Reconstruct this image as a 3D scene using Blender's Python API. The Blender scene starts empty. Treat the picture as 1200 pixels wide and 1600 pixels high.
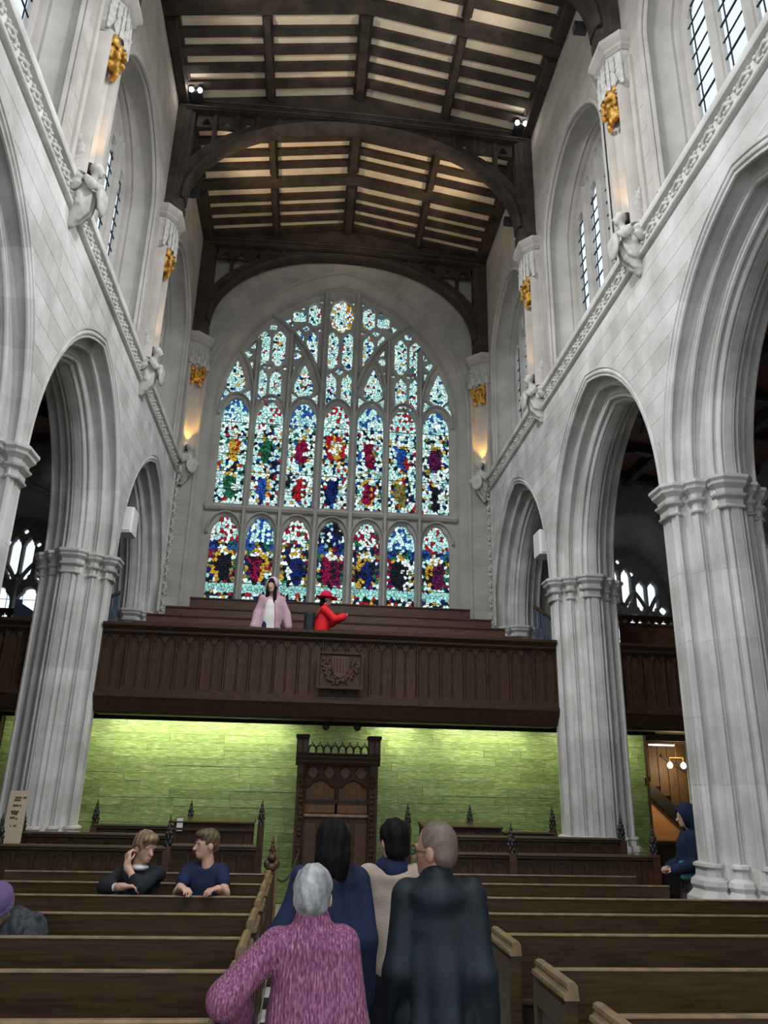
import bpy, bmesh, math, random
import numpy as np
from mathutils import Vector, Matrix
from mathutils.geometry import delaunay_2d_cdt
PI = math.pi
rnd = random.Random(7)
scene = bpy.context.scene
COL = scene.collection

# ------------------------------------------------------------------ camera
def make_camera():
    yaw, pitch, roll = 0.0937, 0.3417, 0.0243
    cy, sy, cp, sp = math.cos(yaw), math.sin(yaw), math.cos(pitch), math.sin(pitch)
    fw = Vector((sy*cp, cy*cp, sp)); rt = Vector((cy, -sy, 0)); up = rt.cross(fw)
    r2 = rt*math.cos(roll) + up*math.sin(roll)
    u2 = -rt*math.sin(roll) + up*math.cos(roll)
    cam = bpy.data.cameras.new('camera'); o = bpy.data.objects.new('camera', cam)
    COL.objects.link(o)
    m = Matrix((r2, u2, -fw)).transposed().to_4x4()
    m.translation = Vector((0, 0, 1.9))
    o.matrix_world = m
    cam.sensor_fit = 'VERTICAL'; cam.sensor_height = 24.0; cam.lens = 24.0*1202/1600
    cam.clip_start = 0.05; cam.clip_end = 300
    scene.camera = o
make_camera()

# ------------------------------------------------------------------ sky and exposure
def make_world():
    w = bpy.data.worlds.new('overcast_sky'); scene.world = w; w.use_nodes = True
    nt = w.node_tree; nt.nodes.clear()
    out = nt.nodes.new('ShaderNodeOutputWorld'); bg = nt.nodes.new('ShaderNodeBackground')
    bg.inputs[0].default_value = (0.90, 0.95, 1.0, 1); bg.inputs[1].default_value = WORLD_STRENGTH
    nt.links.new(bg.outputs[0], out.inputs[0])
WORLD_STRENGTH = 1.65
make_world()
scene.view_settings.view_transform = 'Standard'
scene.view_settings.look = 'None'
scene.view_settings.exposure = 0.0
scene.view_settings.gamma = 1.0
scene.view_settings.use_curve_mapping = False
scene.cycles.max_bounces = 7
scene.cycles.diffuse_bounces = 4
scene.cycles.glossy_bounces = 2
scene.cycles.transmission_bounces = 4
scene.cycles.transparent_max_bounces = 12
scene.cycles.sample_clamp_indirect = 4.0
scene.cycles.caustics_reflective = False
scene.cycles.caustics_refractive = False
scene.cycles.use_denoising = True

# ------------------------------------------------------------------ materials
MATS = {}
def new_mat(name):
    m = bpy.data.materials.new(name); m.use_nodes = True
    nt = m.node_tree; b = nt.nodes['Principled BSDF']
    MATS[name] = m
    return m, nt, b
def nd(nt, typ, **kw):
    n = nt.nodes.new(typ)
    for k, v in kw.items(): setattr(n, k, v)
    return n
def ramp(nt, stops):
    r = nd(nt, 'ShaderNodeValToRGB')
    e = r.color_ramp.elements
    while len(e) > 1: e.remove(e[-1])
    e[0].position, e[0].color = stops[0][0], (*stops[0][1], 1)
    for p, c in stops[1:]:
        k = e.new(p); k.color = (*c, 1)
    return r
def coords(nt, scale=(1, 1, 1), kind='Object'):
    t = nd(nt, 'ShaderNodeTexCoord'); mp = nd(nt, 'ShaderNodeMapping')
    mp.inputs['Scale'].default_value = scale
    nt.links.new(t.outputs[kind], mp.inputs[0])
    return mp.outputs[0]
def vary(nt, col_socket, amount=0.12):
    """a little lightness of its own for every separate piece"""
    oi = nd(nt, 'ShaderNodeObjectInfo'); mr = nd(nt, 'ShaderNodeMapRange')
    mr.inputs[3].default_value = 1-amount; mr.inputs[4].default_value = 1+amount
    nt.links.new(oi.outputs['Random'], mr.inputs[0])
    h = nd(nt, 'ShaderNodeHueSaturation')
    nt.links.new(mr.outputs[0], h.inputs['Value']); nt.links.new(col_socket, h.inputs['Color'])
    return h.outputs[0]
def noise_mat(name, c1, c2, scale=4.0, stretch=(1, 1, 1), rough=0.7, bump=0.15, bscale=40, var=0.0, spec=0.3, detail=6, metallic=0.0):
    m, nt, b = new_mat(name)
    v = coords(nt, stretch)
    n = nd(nt, 'ShaderNodeTexNoise'); n.inputs['Scale'].default_value = scale; n.inputs['Detail'].default_value = detail
    nt.links.new(v, n.inputs['Vector'])
    r = ramp(nt, [(0.3, c1), (0.7, c2)]); nt.links.new(n.outputs['Fac'], r.inputs[0])
    c = r.outputs[0]
    if var: c = vary(nt, c, var)
    nt.links.new(c, b.inputs['Base Color'])
    b.inputs['Roughness'].default_value = rough
    b.inputs['Specular IOR Level'].default_value = spec
    b.inputs['Metallic'].default_value = metallic
    if bump:
        n2 = nd(nt, 'ShaderNodeTexNoise'); n2.inputs['Scale'].default_value = bscale; n2.inputs['Detail'].default_value = 3
        nt.links.new(v, n2.inputs['Vector'])
        bp = nd(nt, 'ShaderNodeBump'); bp.inputs['Strength'].default_value = bump; bp.inputs['Distance'].default_value = 0.01
        nt.links.new(n2.outputs['Fac'], bp.inputs['Height']); nt.links.new(bp.outputs[0], b.inputs['Normal'])
    return m
noise_mat('stone', (0.43, 0.42, 0.40), (0.68, 0.67, 0.65), 1.7, rough=0.85, var=0.09, bump=0.2, bscale=60)
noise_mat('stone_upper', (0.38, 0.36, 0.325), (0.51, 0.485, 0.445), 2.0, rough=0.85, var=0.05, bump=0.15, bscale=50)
noise_mat('stone_west', (0.33, 0.32, 0.295), (0.44, 0.425, 0.39), 2.0, rough=0.85, var=0.08, bump=0.15, bscale=50)  # darker copy for the west wall, its weaker light put into the colour
noise_mat('mortar', (0.62, 0.61, 0.58), (0.72, 0.71, 0.68), 6, rough=0.9)
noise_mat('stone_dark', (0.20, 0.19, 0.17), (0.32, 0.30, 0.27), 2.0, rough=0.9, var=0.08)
noise_mat('carved', (0.40, 0.39, 0.36), (0.60, 0.58, 0.54), 12, rough=0.85, bump=0.4, bscale=70)
noise_mat('roof_wood', (0.026, 0.021, 0.018), (0.068, 0.052, 0.042), 3, (1, 1, 1), rough=0.6, var=0.15, bump=0.2)
noise_mat('plaster', (0.66, 0.58, 0.45), (0.78, 0.71, 0.58), 3, rough=0.9, var=0.06, bump=0.1)
noise_mat('pew_wood', (0.036, 0.021, 0.0085), (0.082, 0.049, 0.021), 3.5, (1, 14, 14), rough=0.42, bump=0.08, bscale=30, var=0.10, spec=0.45)
noise_mat('pew_worn_lit', (0.14, 0.095, 0.052), (0.27, 0.185, 0.10), 5, (2, 2, 2), rough=0.35, bump=0.05, spec=0.5)  # worn wood, with the lit edges of the caps put into its pale colour
noise_mat('oak_dark', (0.028, 0.0145, 0.0075), (0.066, 0.035, 0.018), 4, (10, 10, 1.2), rough=0.55, bump=0.1, bscale=30, var=0.14, spec=0.22)
noise_mat('oak_red', (0.045, 0.018, 0.010), (0.092, 0.040, 0.020), 4, (1, 10, 10), rough=0.45, bump=0.1, var=0.08, spec=0.4)
noise_mat('oak_panel', (0.10, 0.045, 0.015), (0.17, 0.080, 0.028), 4, (8, 8, 1), rough=0.5, bump=0.05, var=0.05)
noise_mat('ebony', (0.012, 0.010, 0.010), (0.035, 0.028, 0.026), 10, rough=0.4, bump=0.3, bscale=60, spec=0.5)
noise_mat('gold_tone', (0.34, 0.17, 0.03), (0.70, 0.42, 0.10), 16, rough=0.5, bump=0.6, bscale=60, metallic=0.45)  # gold: uplight glow put into the niche foliage, brass on the pendant
noise_mat('white_paint', (0.78, 0.78, 0.76), (0.84, 0.84, 0.82), 3, rough=0.6, bump=0.0)
noise_mat('orange_wall', (0.66, 0.36, 0.15), (0.74, 0.43, 0.20), 2, rough=0.85)
noise_mat('aisle_boards', (0.10, 0.040, 0.028), (0.16, 0.070, 0.045), 2, (1, 6, 1), rough=0.8, var=0.12)
noise_mat('blue_slat', (0.055, 0.075, 0.12), (0.085, 0.11, 0.165), 3, rough=0.5)
noise_mat('iron', (0.010, 0.011, 0.014), (0.025, 0.027, 0.032), 8, rough=0.5, spec=0.5)
noise_mat('lead', (0.012, 0.014, 0.020), (0.030, 0.034, 0.042), 8, rough=0.6)
noise_mat('dark_void', (0.012, 0.011, 0.010), (0.022, 0.020, 0.018), 2, rough=0.9)
noise_mat('stair_wood', (0.055, 0.036, 0.020), (0.095, 0.063, 0.035), 4, (10, 10, 1), rough=0.55, var=0.12)
noise_mat('tile_black', (0.012, 0.012, 0.014), (0.03, 0.03, 0.034), 5, rough=0.3)
noise_mat('tile_white', (0.55, 0.54, 0.50), (0.68, 0.67, 0.63), 5, rough=0.3)
noise_mat('paper', (0.52, 0.43, 0.30), (0.60, 0.50, 0.36), 3, rough=0.8, bump=0.0)
noise_mat('ink', (0.10, 0.075, 0.05), (0.14, 0.10, 0.07), 3, rough=0.8, bump=0.0)
noise_mat('skin', (0.50, 0.30, 0.22), (0.60, 0.38, 0.28), 8, rough=0.5, bump=0.05, bscale=90)
noise_mat('skin_tan', (0.30, 0.17, 0.11), (0.38, 0.22, 0.15), 8, rough=0.5, bump=0.05, bscale=90)
noise_mat('hair_black', (0.002, 0.002, 0.003), (0.007, 0.0065, 0.008), 30, (1, 1, 0.15), spec=0.15, rough=0.75, bump=0.5, bscale=90)
noise_mat('hair_scalp', (0.10, 0.075, 0.062), (0.16, 0.115, 0.092), 40, rough=0.45, bump=0.2, bscale=150)
noise_mat('hair_grey', (0.11, 0.115, 0.125), (0.42, 0.425, 0.43), 18, (1, 1, 0.6), rough=0.8, bump=0.5, bscale=90)
noise_mat('hair_blond', (0.09, 0.058, 0.030), (0.33, 0.235, 0.135), 34, (1, 1, 0.4), rough=0.5, bump=0.6, bscale=90)
noise_mat('hair_brown', (0.045, 0.030, 0.018), (0.15, 0.105, 0.06), 34, (1, 1, 0.4), rough=0.5, bump=0.6, bscale=90)
noise_mat('cloth_navy', (0.006, 0.012, 0.034), (0.014, 0.027, 0.068), 5, rough=0.85, bump=0.25, bscale=70)
noise_mat('cloth_black', (0.004, 0.008, 0.012), (0.010, 0.018, 0.027), 5, rough=0.6, bump=0.15, bscale=50)
noise_mat('cloth_dark', (0.008, 0.010, 0.014), (0.018, 0.022, 0.030), 5, rough=0.85, bump=0.2, bscale=80)
noise_mat('cloth_beige', (0.34, 0.27, 0.215), (0.44, 0.36, 0.29), 5, rough=0.95, bump=0.35, bscale=110)
noise_mat('cloth_tee', (0.007, 0.013, 0.042), (0.013, 0.022, 0.065), 5, rough=0.85, bump=0.15)
noise_mat('cloth_pink', (0.40, 0.27, 0.32), (0.50, 0.36, 0.41), 5, rough=0.9, bump=0.2)
noise_mat('cloth_white', (0.60, 0.60, 0.58), (0.70, 0.70, 0.68), 5, rough=0.9, bump=0.2)
noise_mat('cloth_red', (0.55, 0.008, 0.012), (0.72, 0.014, 0.020), 4, rough=0.7, bump=0.15)
noise_mat('felt_red', (0.42, 0.004, 0.035), (0.58, 0.008, 0.055), 5, rough=0.9, bump=0.2)
noise_mat('cloth_purple', (0.13, 0.085, 0.20), (0.21, 0.14, 0.31), 5, rough=0.95, bump=0.4, bscale=90)
noise_mat('fur_grey', (0.012, 0.016, 0.020), (0.075, 0.085, 0.095), 22, (1, 1, 0.4), rough=0.9, bump=0.9, bscale=40)
noise_mat('camo', (0.020, 0.018, 0.022), (0.12, 0.095, 0.10), 18, rough=0.9, bump=0.2, detail=1)
noise_mat('teal', (0.02, 0.16, 0.17), (0.04, 0.24, 0.25), 5, rough=0.7)
noise_mat('glass_dark', (0.01, 0.012, 0.015), (0.02, 0.02, 0.025), 3, rough=0.15, spec=0.6)

def tweed():
    m, nt, b = new_mat('tweed_pink')
    v = coords(nt, (1, 1, 1))
    n1 = nd(nt, 'ShaderNodeTexNoise'); n1.inputs['Scale'].default_value = 130; n1.inputs['Detail'].default_value = 2
    mp = nd(nt, 'ShaderNodeMapping'); mp.inputs['Scale'].default_value = (1, 1, 0.25)
    nt.links.new(v, mp.inputs[0]); nt.links.new(mp.outputs[0], n1.inputs['Vector'])
    r = ramp(nt, [(0.30, (0.085, 0.022, 0.060)), (0.50, (0.21, 0.065, 0.14)), (0.66, (0.35, 0.14, 0.24)), (0.8, (0.50, 0.30, 0.41))])
    nt.links.new(n1.outputs['Fac'], r.inputs[0]); nt.links.new(r.outputs[0], b.inputs['Base Color'])
    wv = nd(nt, 'ShaderNodeTexWave'); wv.inputs['Scale'].default_value = 24; wv.bands_direction = 'X'
    nt.links.new(v, wv.inputs['Vector'])
    mx = nd(nt, 'ShaderNodeMath', operation='ADD'); nt.links.new(n1.outputs['Fac'], mx.inputs[0])
    ml = nd(nt, 'ShaderNodeMath', operation='MULTIPLY'); ml.inputs[1].default_value = 0.5
    nt.links.new(wv.outputs['Fac'], ml.inputs[0]); nt.links.new(ml.outputs[0], mx.inputs[1])
    bp = nd(nt, 'ShaderNodeBump'); bp.inputs['Strength'].default_value = 0.5; bp.inputs['Distance'].default_value = 0.01
    nt.links.new(mx.outputs[0], bp.inputs['Height']); nt.links.new(bp.outputs[0], b.inputs['Normal'])
    b.inputs['Roughness'].default_value = 0.95
tweed()

def green_glass():
    m, nt, b = new_mat('green_tile')
    v = coords(nt, (1.3, 1, 16), 'Generated')
    tc = nd(nt, 'ShaderNodeTexCoord'); gm = nd(nt, 'ShaderNodeNewGeometry')
    mp = nd(nt, 'ShaderNodeMapping'); mp.inputs['Scale'].default_value = (5.0, 1, 40)
    nt.links.new(gm.outputs['Position'], mp.inputs[0])
    n = nd(nt, 'ShaderNodeTexNoise'); n.inputs['Scale'].default_value = 1.5; n.inputs['Detail'].default_value = 6; n.inputs['Roughness'].default_value = 0.65
    nt.links.new(mp.outputs[0], n.inputs['Vector'])
    r = ramp(nt, [(0.28, (0.10, 0.17, 0.065)), (0.48, (0.18, 0.27, 0.11)), (0.60, (0.27, 0.36, 0.17)), (0.72, (0.60, 0.66, 0.44))])
    nt.links.new(n.outputs['Fac'], r.inputs[0])
    c = vary(nt, r.outputs[0], 0.16)
    nt.links.new(c, b.inputs['Base Color'])
    b.inputs['Roughness'].default_value = 0.35; b.inputs['Specular IOR Level'].default_value = 0.35
    bp = nd(nt, 'ShaderNodeBump'); bp.inputs['Strength'].default_value = 0.25; bp.inputs['Distance'].default_value = 0.01
    nt.links.new(n.outputs['Fac'], bp.inputs['Height']); nt.links.new(bp.outputs[0], b.inputs['Normal'])
green_glass()

def glass_mats():
    # clear leaded glazing: lets the sky through, slightly blue
    m, nt, b = new_mat('clear_glass'); nt.nodes.remove(b)
    out = nt.nodes['Material Output']
    tr = nd(nt, 'ShaderNodeBsdfTransparent'); tr.inputs[0].default_value = (0.66, 0.76, 0.86, 1)
    tl = nd(nt, 'ShaderNodeBsdfTranslucent'); tl.inputs[0].default_value = (0.75, 0.80, 0.85, 1)
    mx = nd(nt, 'ShaderNodeMixShader'); mx.inputs[0].default_value = 0.25
    nt.links.new(tr.outputs[0], mx.inputs[1]); nt.links.new(tl.outputs[0], mx.inputs[2]); nt.links.new(mx.outputs[0], out.inputs[0])
    # stained glass: colour of each piece from the mesh
    m, nt, b = new_mat('stained_glass'); nt.nodes.remove(b)
    out = nt.nodes['Material Output']
    at = nd(nt, 'ShaderNodeAttribute'); at.attribute_name = 'glass'
    n = nd(nt, 'ShaderNodeTexNoise'); n.inputs['Scale'].default_value = 30; n.inputs['Detail'].default_value = 3
    nt.links.new(coords(nt), n.inputs['Vector'])
    mr = nd(nt, 'ShaderNodeMapRange'); mr.inputs[1].default_value = 0.3; mr.inputs[2].default_value = 0.7
    mr.inputs[3].default_value = 0.55; mr.inputs[4].default_value = 1.15
    nt.links.new(n.outputs['Fac'], mr.inputs[0])
    vm = nd(nt, 'ShaderNodeVectorMath', operation='SCALE')
    nt.links.new(at.outputs['Color'], vm.inputs[0]); nt.links.new(mr.outputs[0], vm.inputs['Scale'])
    tl = nd(nt, 'ShaderNodeBsdfTranslucent'); nt.links.new(vm.outputs[0], tl.inputs[0])
    tr = nd(nt, 'ShaderNodeBsdfTransparent'); nt.links.new(vm.outputs[0], tr.inputs[0])
    mx = nd(nt, 'ShaderNodeMixShader'); mx.inputs[0].default_value = 0.45
    nt.links.new(tl.outputs[0], mx.inputs[1]); nt.links.new(tr.outputs[0], mx.inputs[2]); nt.links.new(mx.outputs[0], out.inputs[0])
glass_mats()
def emit_mat(name, col, strength):
    m, nt, b = new_mat(name)
    b.inputs['Base Color'].default_value = (*col, 1)
    b.inputs['Emission Color'].default_value = (*col, 1); b.inputs['Emission Strength'].default_value = strength
emit_mat('lamp_warm', (1.0, 0.75, 0.45), 60)
emit_mat('lamp_white', (1.0, 0.93, 0.82), 40)
emit_mat('bright_strip', (1.0, 0.95, 0.85), 6)
emit_mat('lamp_amber', (1.0, 0.70, 0.36), 12)

# ------------------------------------------------------------------ building helpers
class MB:
    def __init__(self): self.v = []; self.f = []
    def add(self, vs, fs):
        o = len(self.v); self.v += [tuple(p) for p in vs]; self.f += [[o+i for i in f] for f in fs]; return self
    def box(self, x0, x1, y0, y1, z0, z1):
        return self.add([(x0,y0,z0),(x1,y0,z0),(x1,y1,z0),(x0,y1,z0),(x0,y0,z1),(x1,y0,z1),(x1,y1,z1),(x0,y1,z1)],
                        [(0,3,2,1),(4,5,6,7),(0,1,5,4),(1,2,6,5),(2,3,7,6),(3,0,4,7)])
    def loft(self, rings, closed=True, caps=True):
        n = len(rings[0]); vs = [p for r in rings for p in r]; fs = []
        for i in range(len(rings)-1):
            for j in range(n if closed else n-1):
                k = (j+1) % n
                fs.append((i*n+j, i*n+k, (i+1)*n+k, (i+1)*n+j))
        if caps:
            fs.append(tuple(range(n))[::-1]); fs.append(tuple((len(rings)-1)*n+j for j in range(n)))
        return self.add(vs, fs)
    def tube(self, path, r, n=8):
        path = [Vector(p) for p in path]; rs = r if isinstance(r, (list, tuple)) else [r]*len(path)
        rings = []
        for i, p in enumerate(path):
            d = (path[min(i+1, len(path)-1)] - path[max(i-1, 0)]).normalized()
            a = Vector((0,0,1)) if abs(d.z) < 0.9 else Vector((1,0,0))
            u = d.cross(a).normalized(); w = d.cross(u)
            rings.append([p + (u*math.cos(2*PI*k/n) + w*math.sin(2*PI*k/n))*rs[i] for k in range(n)])
        return self.loft(rings)
    def lathe(self, c, prof, n=12, a0=0.0):
        """prof: (radius, z) pairs about the vertical through c"""
        return self.loft([[(c[0]+r*math.cos(a0+2*PI*k/n), c[1]+r*math.sin(a0+2*PI*k/n), c[2]+z) for k in range(n)] for r, z in prof])
    def prism(self, poly, fn, d0, d1):
        """poly: (u,v) outline, fn(u,v,d) -> xyz"""
        n = len(poly)
        return self.add([fn(u, v, d0) for u, v in poly] + [fn(u, v, d1) for u, v in poly],
                        [tuple(range(n)), tuple(range(2*n-1, n-1, -1))] + [(i, (i+1) % n, n+(i+1) % n, n+i) for i in range(n)])
    def plate(self, outer, holes, fn, d0, d1, cham=0.0):
        """a plate with openings; openings are chamfered towards the face at d0"""
        loops = [outer] + holes
        front = [outer] + [offset_poly(h, cham) if cham else h for h in holes]
        vs, fs = [], []
        def face(ls, d, rev):
            P = [Vector(p) for l in ls for p in l]; Ed = []; o = 0
            for l in ls:
                Ed += [(o+i, o+(i+1) % len(l)) for i in range(len(l))]; o += len(l)
            V, _, T, *_r = delaunay_2d_cdt(P, Ed, [], 0, 1e-6)
            base = len(vs); vs.extend(fn(p.x, p.y, d) for p in V)
            for t in T:
                cx = sum(V[i].x for i in t)/3; cz = sum(V[i].y for i in t)/3
                if in_poly(cx, cz, ls[0]) and not any(in_poly(cx, cz, h) for h in ls[1:]):
                    fs.append(tuple(base+i for i in (t[::-1] if rev else t)))
        face(front, d0, False); face(loops, d1, True)
        o0 = len(vs); vs.extend(fn(u, v, d0) for l in front for u, v in l)
        N = len(vs)-o0; vs.extend(fn(u, v, d1) for l in loops for u, v in l)
        dm = d0 + (d1-d0)*0.45
        o = o0
        for li, l in enumerate(loops):
            n = len(l)
            if li and cham:
                base = len(vs); vs += [fn(u, v, dm) for u, v in l]
                for i in range(n):
                    k = (i+1) % n
                    fs.append((o+i, o+k, base+k, base+i)); fs.append((base+i, base+k, N+o+k, N+o+i))
            else:
                for i in range(n):
                    k = (i+1) % n; fs.append((o+i, o+k, N+o+k, N+o+i))
            o += n
        return self.add(vs, fs)
    def mesh(self, name, mat, smooth=False, angle=35):
        me = bpy.data.meshes.new(name); me.from_pydata(self.v, [], self.f)
        bm = bmesh.new(); bm.from_mesh(me)
        bmesh.ops.recalc_face_normals(bm, faces=bm.faces)
        if smooth:
            for f in bm.faces: f.smooth = True
            lim = math.radians(angle)
            for e in bm.edges:
                if len(e.link_faces) != 2 or e.calc_face_angle(0) > lim: e.smooth = False
        bm.to_mesh(me); bm.free()
        me.materials.append(MATS[mat])
        return me
    def build(self, name, mat, parent=None, smooth=False, angle=35):
        return link(name, self.mesh(name, mat, smooth, angle), parent)
def in_poly(x, y, p):
    c = False
    for i in range(len(p)):
        x0, y0 = p[i]; x1, y1 = p[i-1]
        if (y0 > y) != (y1 > y) and x < (x1-x0)*(y-y0)/(y1-y0)+x0: c = not c
    return c
def offset_poly(p, d):
    n = len(p); a = sum(p[i][0]*p[(i+1)%n][1]-p[(i+1)%n][0]*p[i][1] for i in range(n))
    s = 1 if a > 0 else -1; out = []
    for i in range(n):
        x0, y0 = p[i-1]; x1, y1 = p[i]; x2, y2 = p[(i+1) % n]
        ax, ay = x1-x0, y1-y0; bx, by = x2-x1, y2-y1
        la, lb = math.hypot(ax, ay) or 1e-6, math.hypot(bx, by) or 1e-6
        nx, ny = ay/la + by/lb, -ax/la - bx/lb; l = math.hypot(nx, ny) or 1
        k = min(1.5, 1/max(0.4, l/2))
        out.append((x1 + s*d*k*nx/l, y1 + s*d*k*ny/l))
    return out
def link(name, mesh, parent=None):
    o = bpy.data.objects.new(name, mesh); COL.objects.link(o)
    if parent: o.parent = parent
    return o
def tag(o, label, cat, group=None, kind=None):
    o['label'] = label; o['category'] = cat
    if group: o['group'] = group
    if kind: o['kind'] = kind
    return o
def thing(name, label, cat, group=None, loc=(0, 0, 0), rz=0.0):
    o = bpy.data.objects.new(name, None); COL.objects.link(o); o.location = loc; o.rotation_euler = (0, 0, rz)
    o.empty_display_size = 0.1
    return tag(o, label, cat, group)
def struct(o, label=None, cat=None):
    o['kind'] = 'structure'
    if label: o['label'] = label
    if cat: o['category'] = cat
    return o
def sempty(name, label, cat):
    o = bpy.data.objects.new(name, None); COL.objects.link(o); o.empty_display_size = 0.1
    return struct(o, label, cat)

# signed-distance modelling for bodies, carvings and cloth -----------------------------------
def sdf_eval(prims, P):
    D = None
    for pr in prims:
        t = pr[0]
        if t == 'cone':      # a, b, ra, rb, k
            _, a, b, ra, rb, k = pr
            a = np.array(a); b = np.array(b); ab = b-a
            h = np.clip(((P-a)@ab)/max(ab@ab, 1e-9), 0, 1)
            d = np.linalg.norm(P-a-h[:, None]*ab, axis=1) - (ra+(rb-ra)*h)
        elif t == 'ell':     # centre, radii, k[, rotation matrix]
            c = np.array(pr[1]); r = np.array(pr[2]); k = pr[3]
            q = P-c
            if len(pr) > 4: q = q@np.array(pr[4])
            n = np.linalg.norm(q/r, axis=1); g = np.linalg.norm(q/(r*r), axis=1)+1e-9
            d = n*(n-1)/g
        elif t == 'ecap':    # elliptical section capsule: a, b, ra, rb (scale xyz), k
            _, a, b, ra, rb, sc, k = pr
            sc = np.array(sc); a = np.array(a)/sc; b = np.array(b)/sc; Q = P/sc; ab = b-a
            h = np.clip(((Q-a)@ab)/max(ab@ab, 1e-9), 0, 1)
            d = (np.linalg.norm(Q-a-h[:, None]*ab, axis=1) - (ra+(rb-ra)*h))*sc.min()
        elif t == 'box':     # centre, half sizes, rounding, k[, rot]
            c = np.array(pr[1]); s = np.array(pr[2]); rr = pr[3]; k = pr[4]
            q = P-c
            if len(pr) > 5: q = q@np.array(pr[5])
            q = np.abs(q)-(s-rr)
            d = np.linalg.norm(np.maximum(q, 0), axis=1)+np.minimum(q.max(axis=1), 0)-rr
        elif t == 'cut':     # subtract another list
            d2 = sdf_eval(pr[1], P); k = pr[2]
            h = np.clip(0.5-0.5*(D+d2)/max(k, 1e-6), 0, 1)
            D = D*(1-h)+(-d2)*h+k*h*(1-h); continue
        elif t == 'above':   # keep z > value
            D = np.maximum(D, pr[1]-P[:, 2]); continue
        elif t == 'below':
            D = np.maximum(D, P[:, 2]-pr[1]); continue
        elif t == 'warp':    # function of P added to the distance
            D = D+pr[1](P); continue
        if D is None: D = d
        elif k <= 0: D = np.minimum(D, d)
        else:
            h = np.clip(0.5+0.5*(D-d)/k, 0, 1)
            D = D*(1-h)+d*h - k*h*(1-h)
    return D
def sdf_mesh(name, prims, lo, hi, res, mat, fn=None):
    lo = np.array(lo, float); hi = np.array(hi, float)
    n = np.maximum(3, np.ceil((hi-lo)/res).astype(int)+1)
    ax = [lo[i]+res*np.arange(n[i]) for i in range(3)]
    # coarse pass first, then only the blocks that can hold the surface
    m = 5; nb = -(-n//m); step = res*m
    cg = np.stack(np.meshgrid(*[lo[i]+step*(np.arange(nb[i])+.5)-res*.5 for i in range(3)], indexing='ij'), -1).reshape(-1, 3)
    Dc = sdf_eval(prims, cg)
    near = np.abs(Dc) < step*1.25+.035
    big = np.repeat(np.repeat(np.repeat(Dc.reshape(nb), m, 0), m, 1), m, 2)[:n[0], :n[1], :n[2]].copy()
    nm = np.repeat(np.repeat(np.repeat(near.reshape(nb), m, 0), m, 1), m, 2)[:n[0], :n[1], :n[2]]
    G = np.argwhere(nm); D = big
    D[nm] = np.concatenate([sdf_eval(prims, lo+res*c) for c in np.array_split(G, len(G)//60000+1)])
    S = D < 0
    C = np.stack([S[i:n[0]-1+i, j:n[1]-1+j, k:n[2]-1+k] for i in (0,1) for j in (0,1) for k in (0,1)])
    cnt = C.sum(0); mask = (cnt > 0) & (cnt < 8)
    idx = -np.ones(mask.shape, int); cells = np.argwhere(mask); idx[mask] = np.arange(len(cells))
    acc = np.zeros((len(cells), 3)); w = np.zeros(len(cells))
    offs = [(i, j, k) for i in (0,1) for j in (0,1) for k in (0,1)]
    for a in offs:
        for d in range(3):
            if a[d]: continue
            b = list(a); b[d] = 1
            da = D[cells[:,0]+a[0], cells[:,1]+a[1], cells[:,2]+a[2]]; db = D[cells[:,0]+b[0], cells[:,1]+b[1], cells[:,2]+b[2]]
            x = (da < 0) != (db < 0)
            t = np.where(x, da/np.where(x, da-db, 1), 0)
            p = np.tile(np.array(a, float), (len(cells), 1)); p[:, d] += t
            acc[x] += p[x]; w[x] += 1
    V = lo + res*(cells + acc/np.maximum(w, 1)[:, None])
    F = []
    for d in range(3):
        e, f = (d+1) % 3, (d+2) % 3
        sl0 = [slice(None)]*3; sl1 = [slice(None)]*3
        sl0[d] = slice(0, n[d]-1); sl1[d] = slice(1, n[d])
        x = S[tuple(sl0)] != S[tuple(sl1)]; flip = S[tuple(sl0)][x]
        q = np.argwhere(x); ok = (q[:, e] > 0) & (q[:, f] > 0) & (q[:, e] < n[e]-1) & (q[:, f] < n[f]-1)
        q = q[ok]; flip = flip[ok]
        def at(de, df):
            r = q.copy(); r[:, e] -= de; r[:, f] -= df
            return idx[r[:,0], r[:,1], r[:,2]]
        quad = np.stack([at(0,0), at(1,0), at(1,1), at(0,1)], 1)
        quad[~flip] = quad[~flip][:, ::-1]
        F.append(quad)
    F = np.concatenate(F); F = F[(F >= 0).all(1)]
    me = bpy.data.meshes.new(name)
    me.from_pydata(V.tolist(), [], F.tolist())
    me.shade_smooth()
    me.materials.append(MATS[mat])
    return me
def sdf_obj(name, prims, lo, hi, res, mat, parent=None):
    return link(name, sdf_mesh(name, prims, lo, hi, res, mat), parent)
# ================================================================== the church
XC, XL, XR = 0.43, -3.24, 4.10
PY = [-5.05, -0.65, 3.75, 8.15, 12.55, 16.95]
YW = 17.0                       # west wall face
SIDES = (('left', -1, XL), ('right', 1, XR))
def wallmap(s, X0): return lambda y, z, d: (X0 + s*d, y, z)

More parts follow.
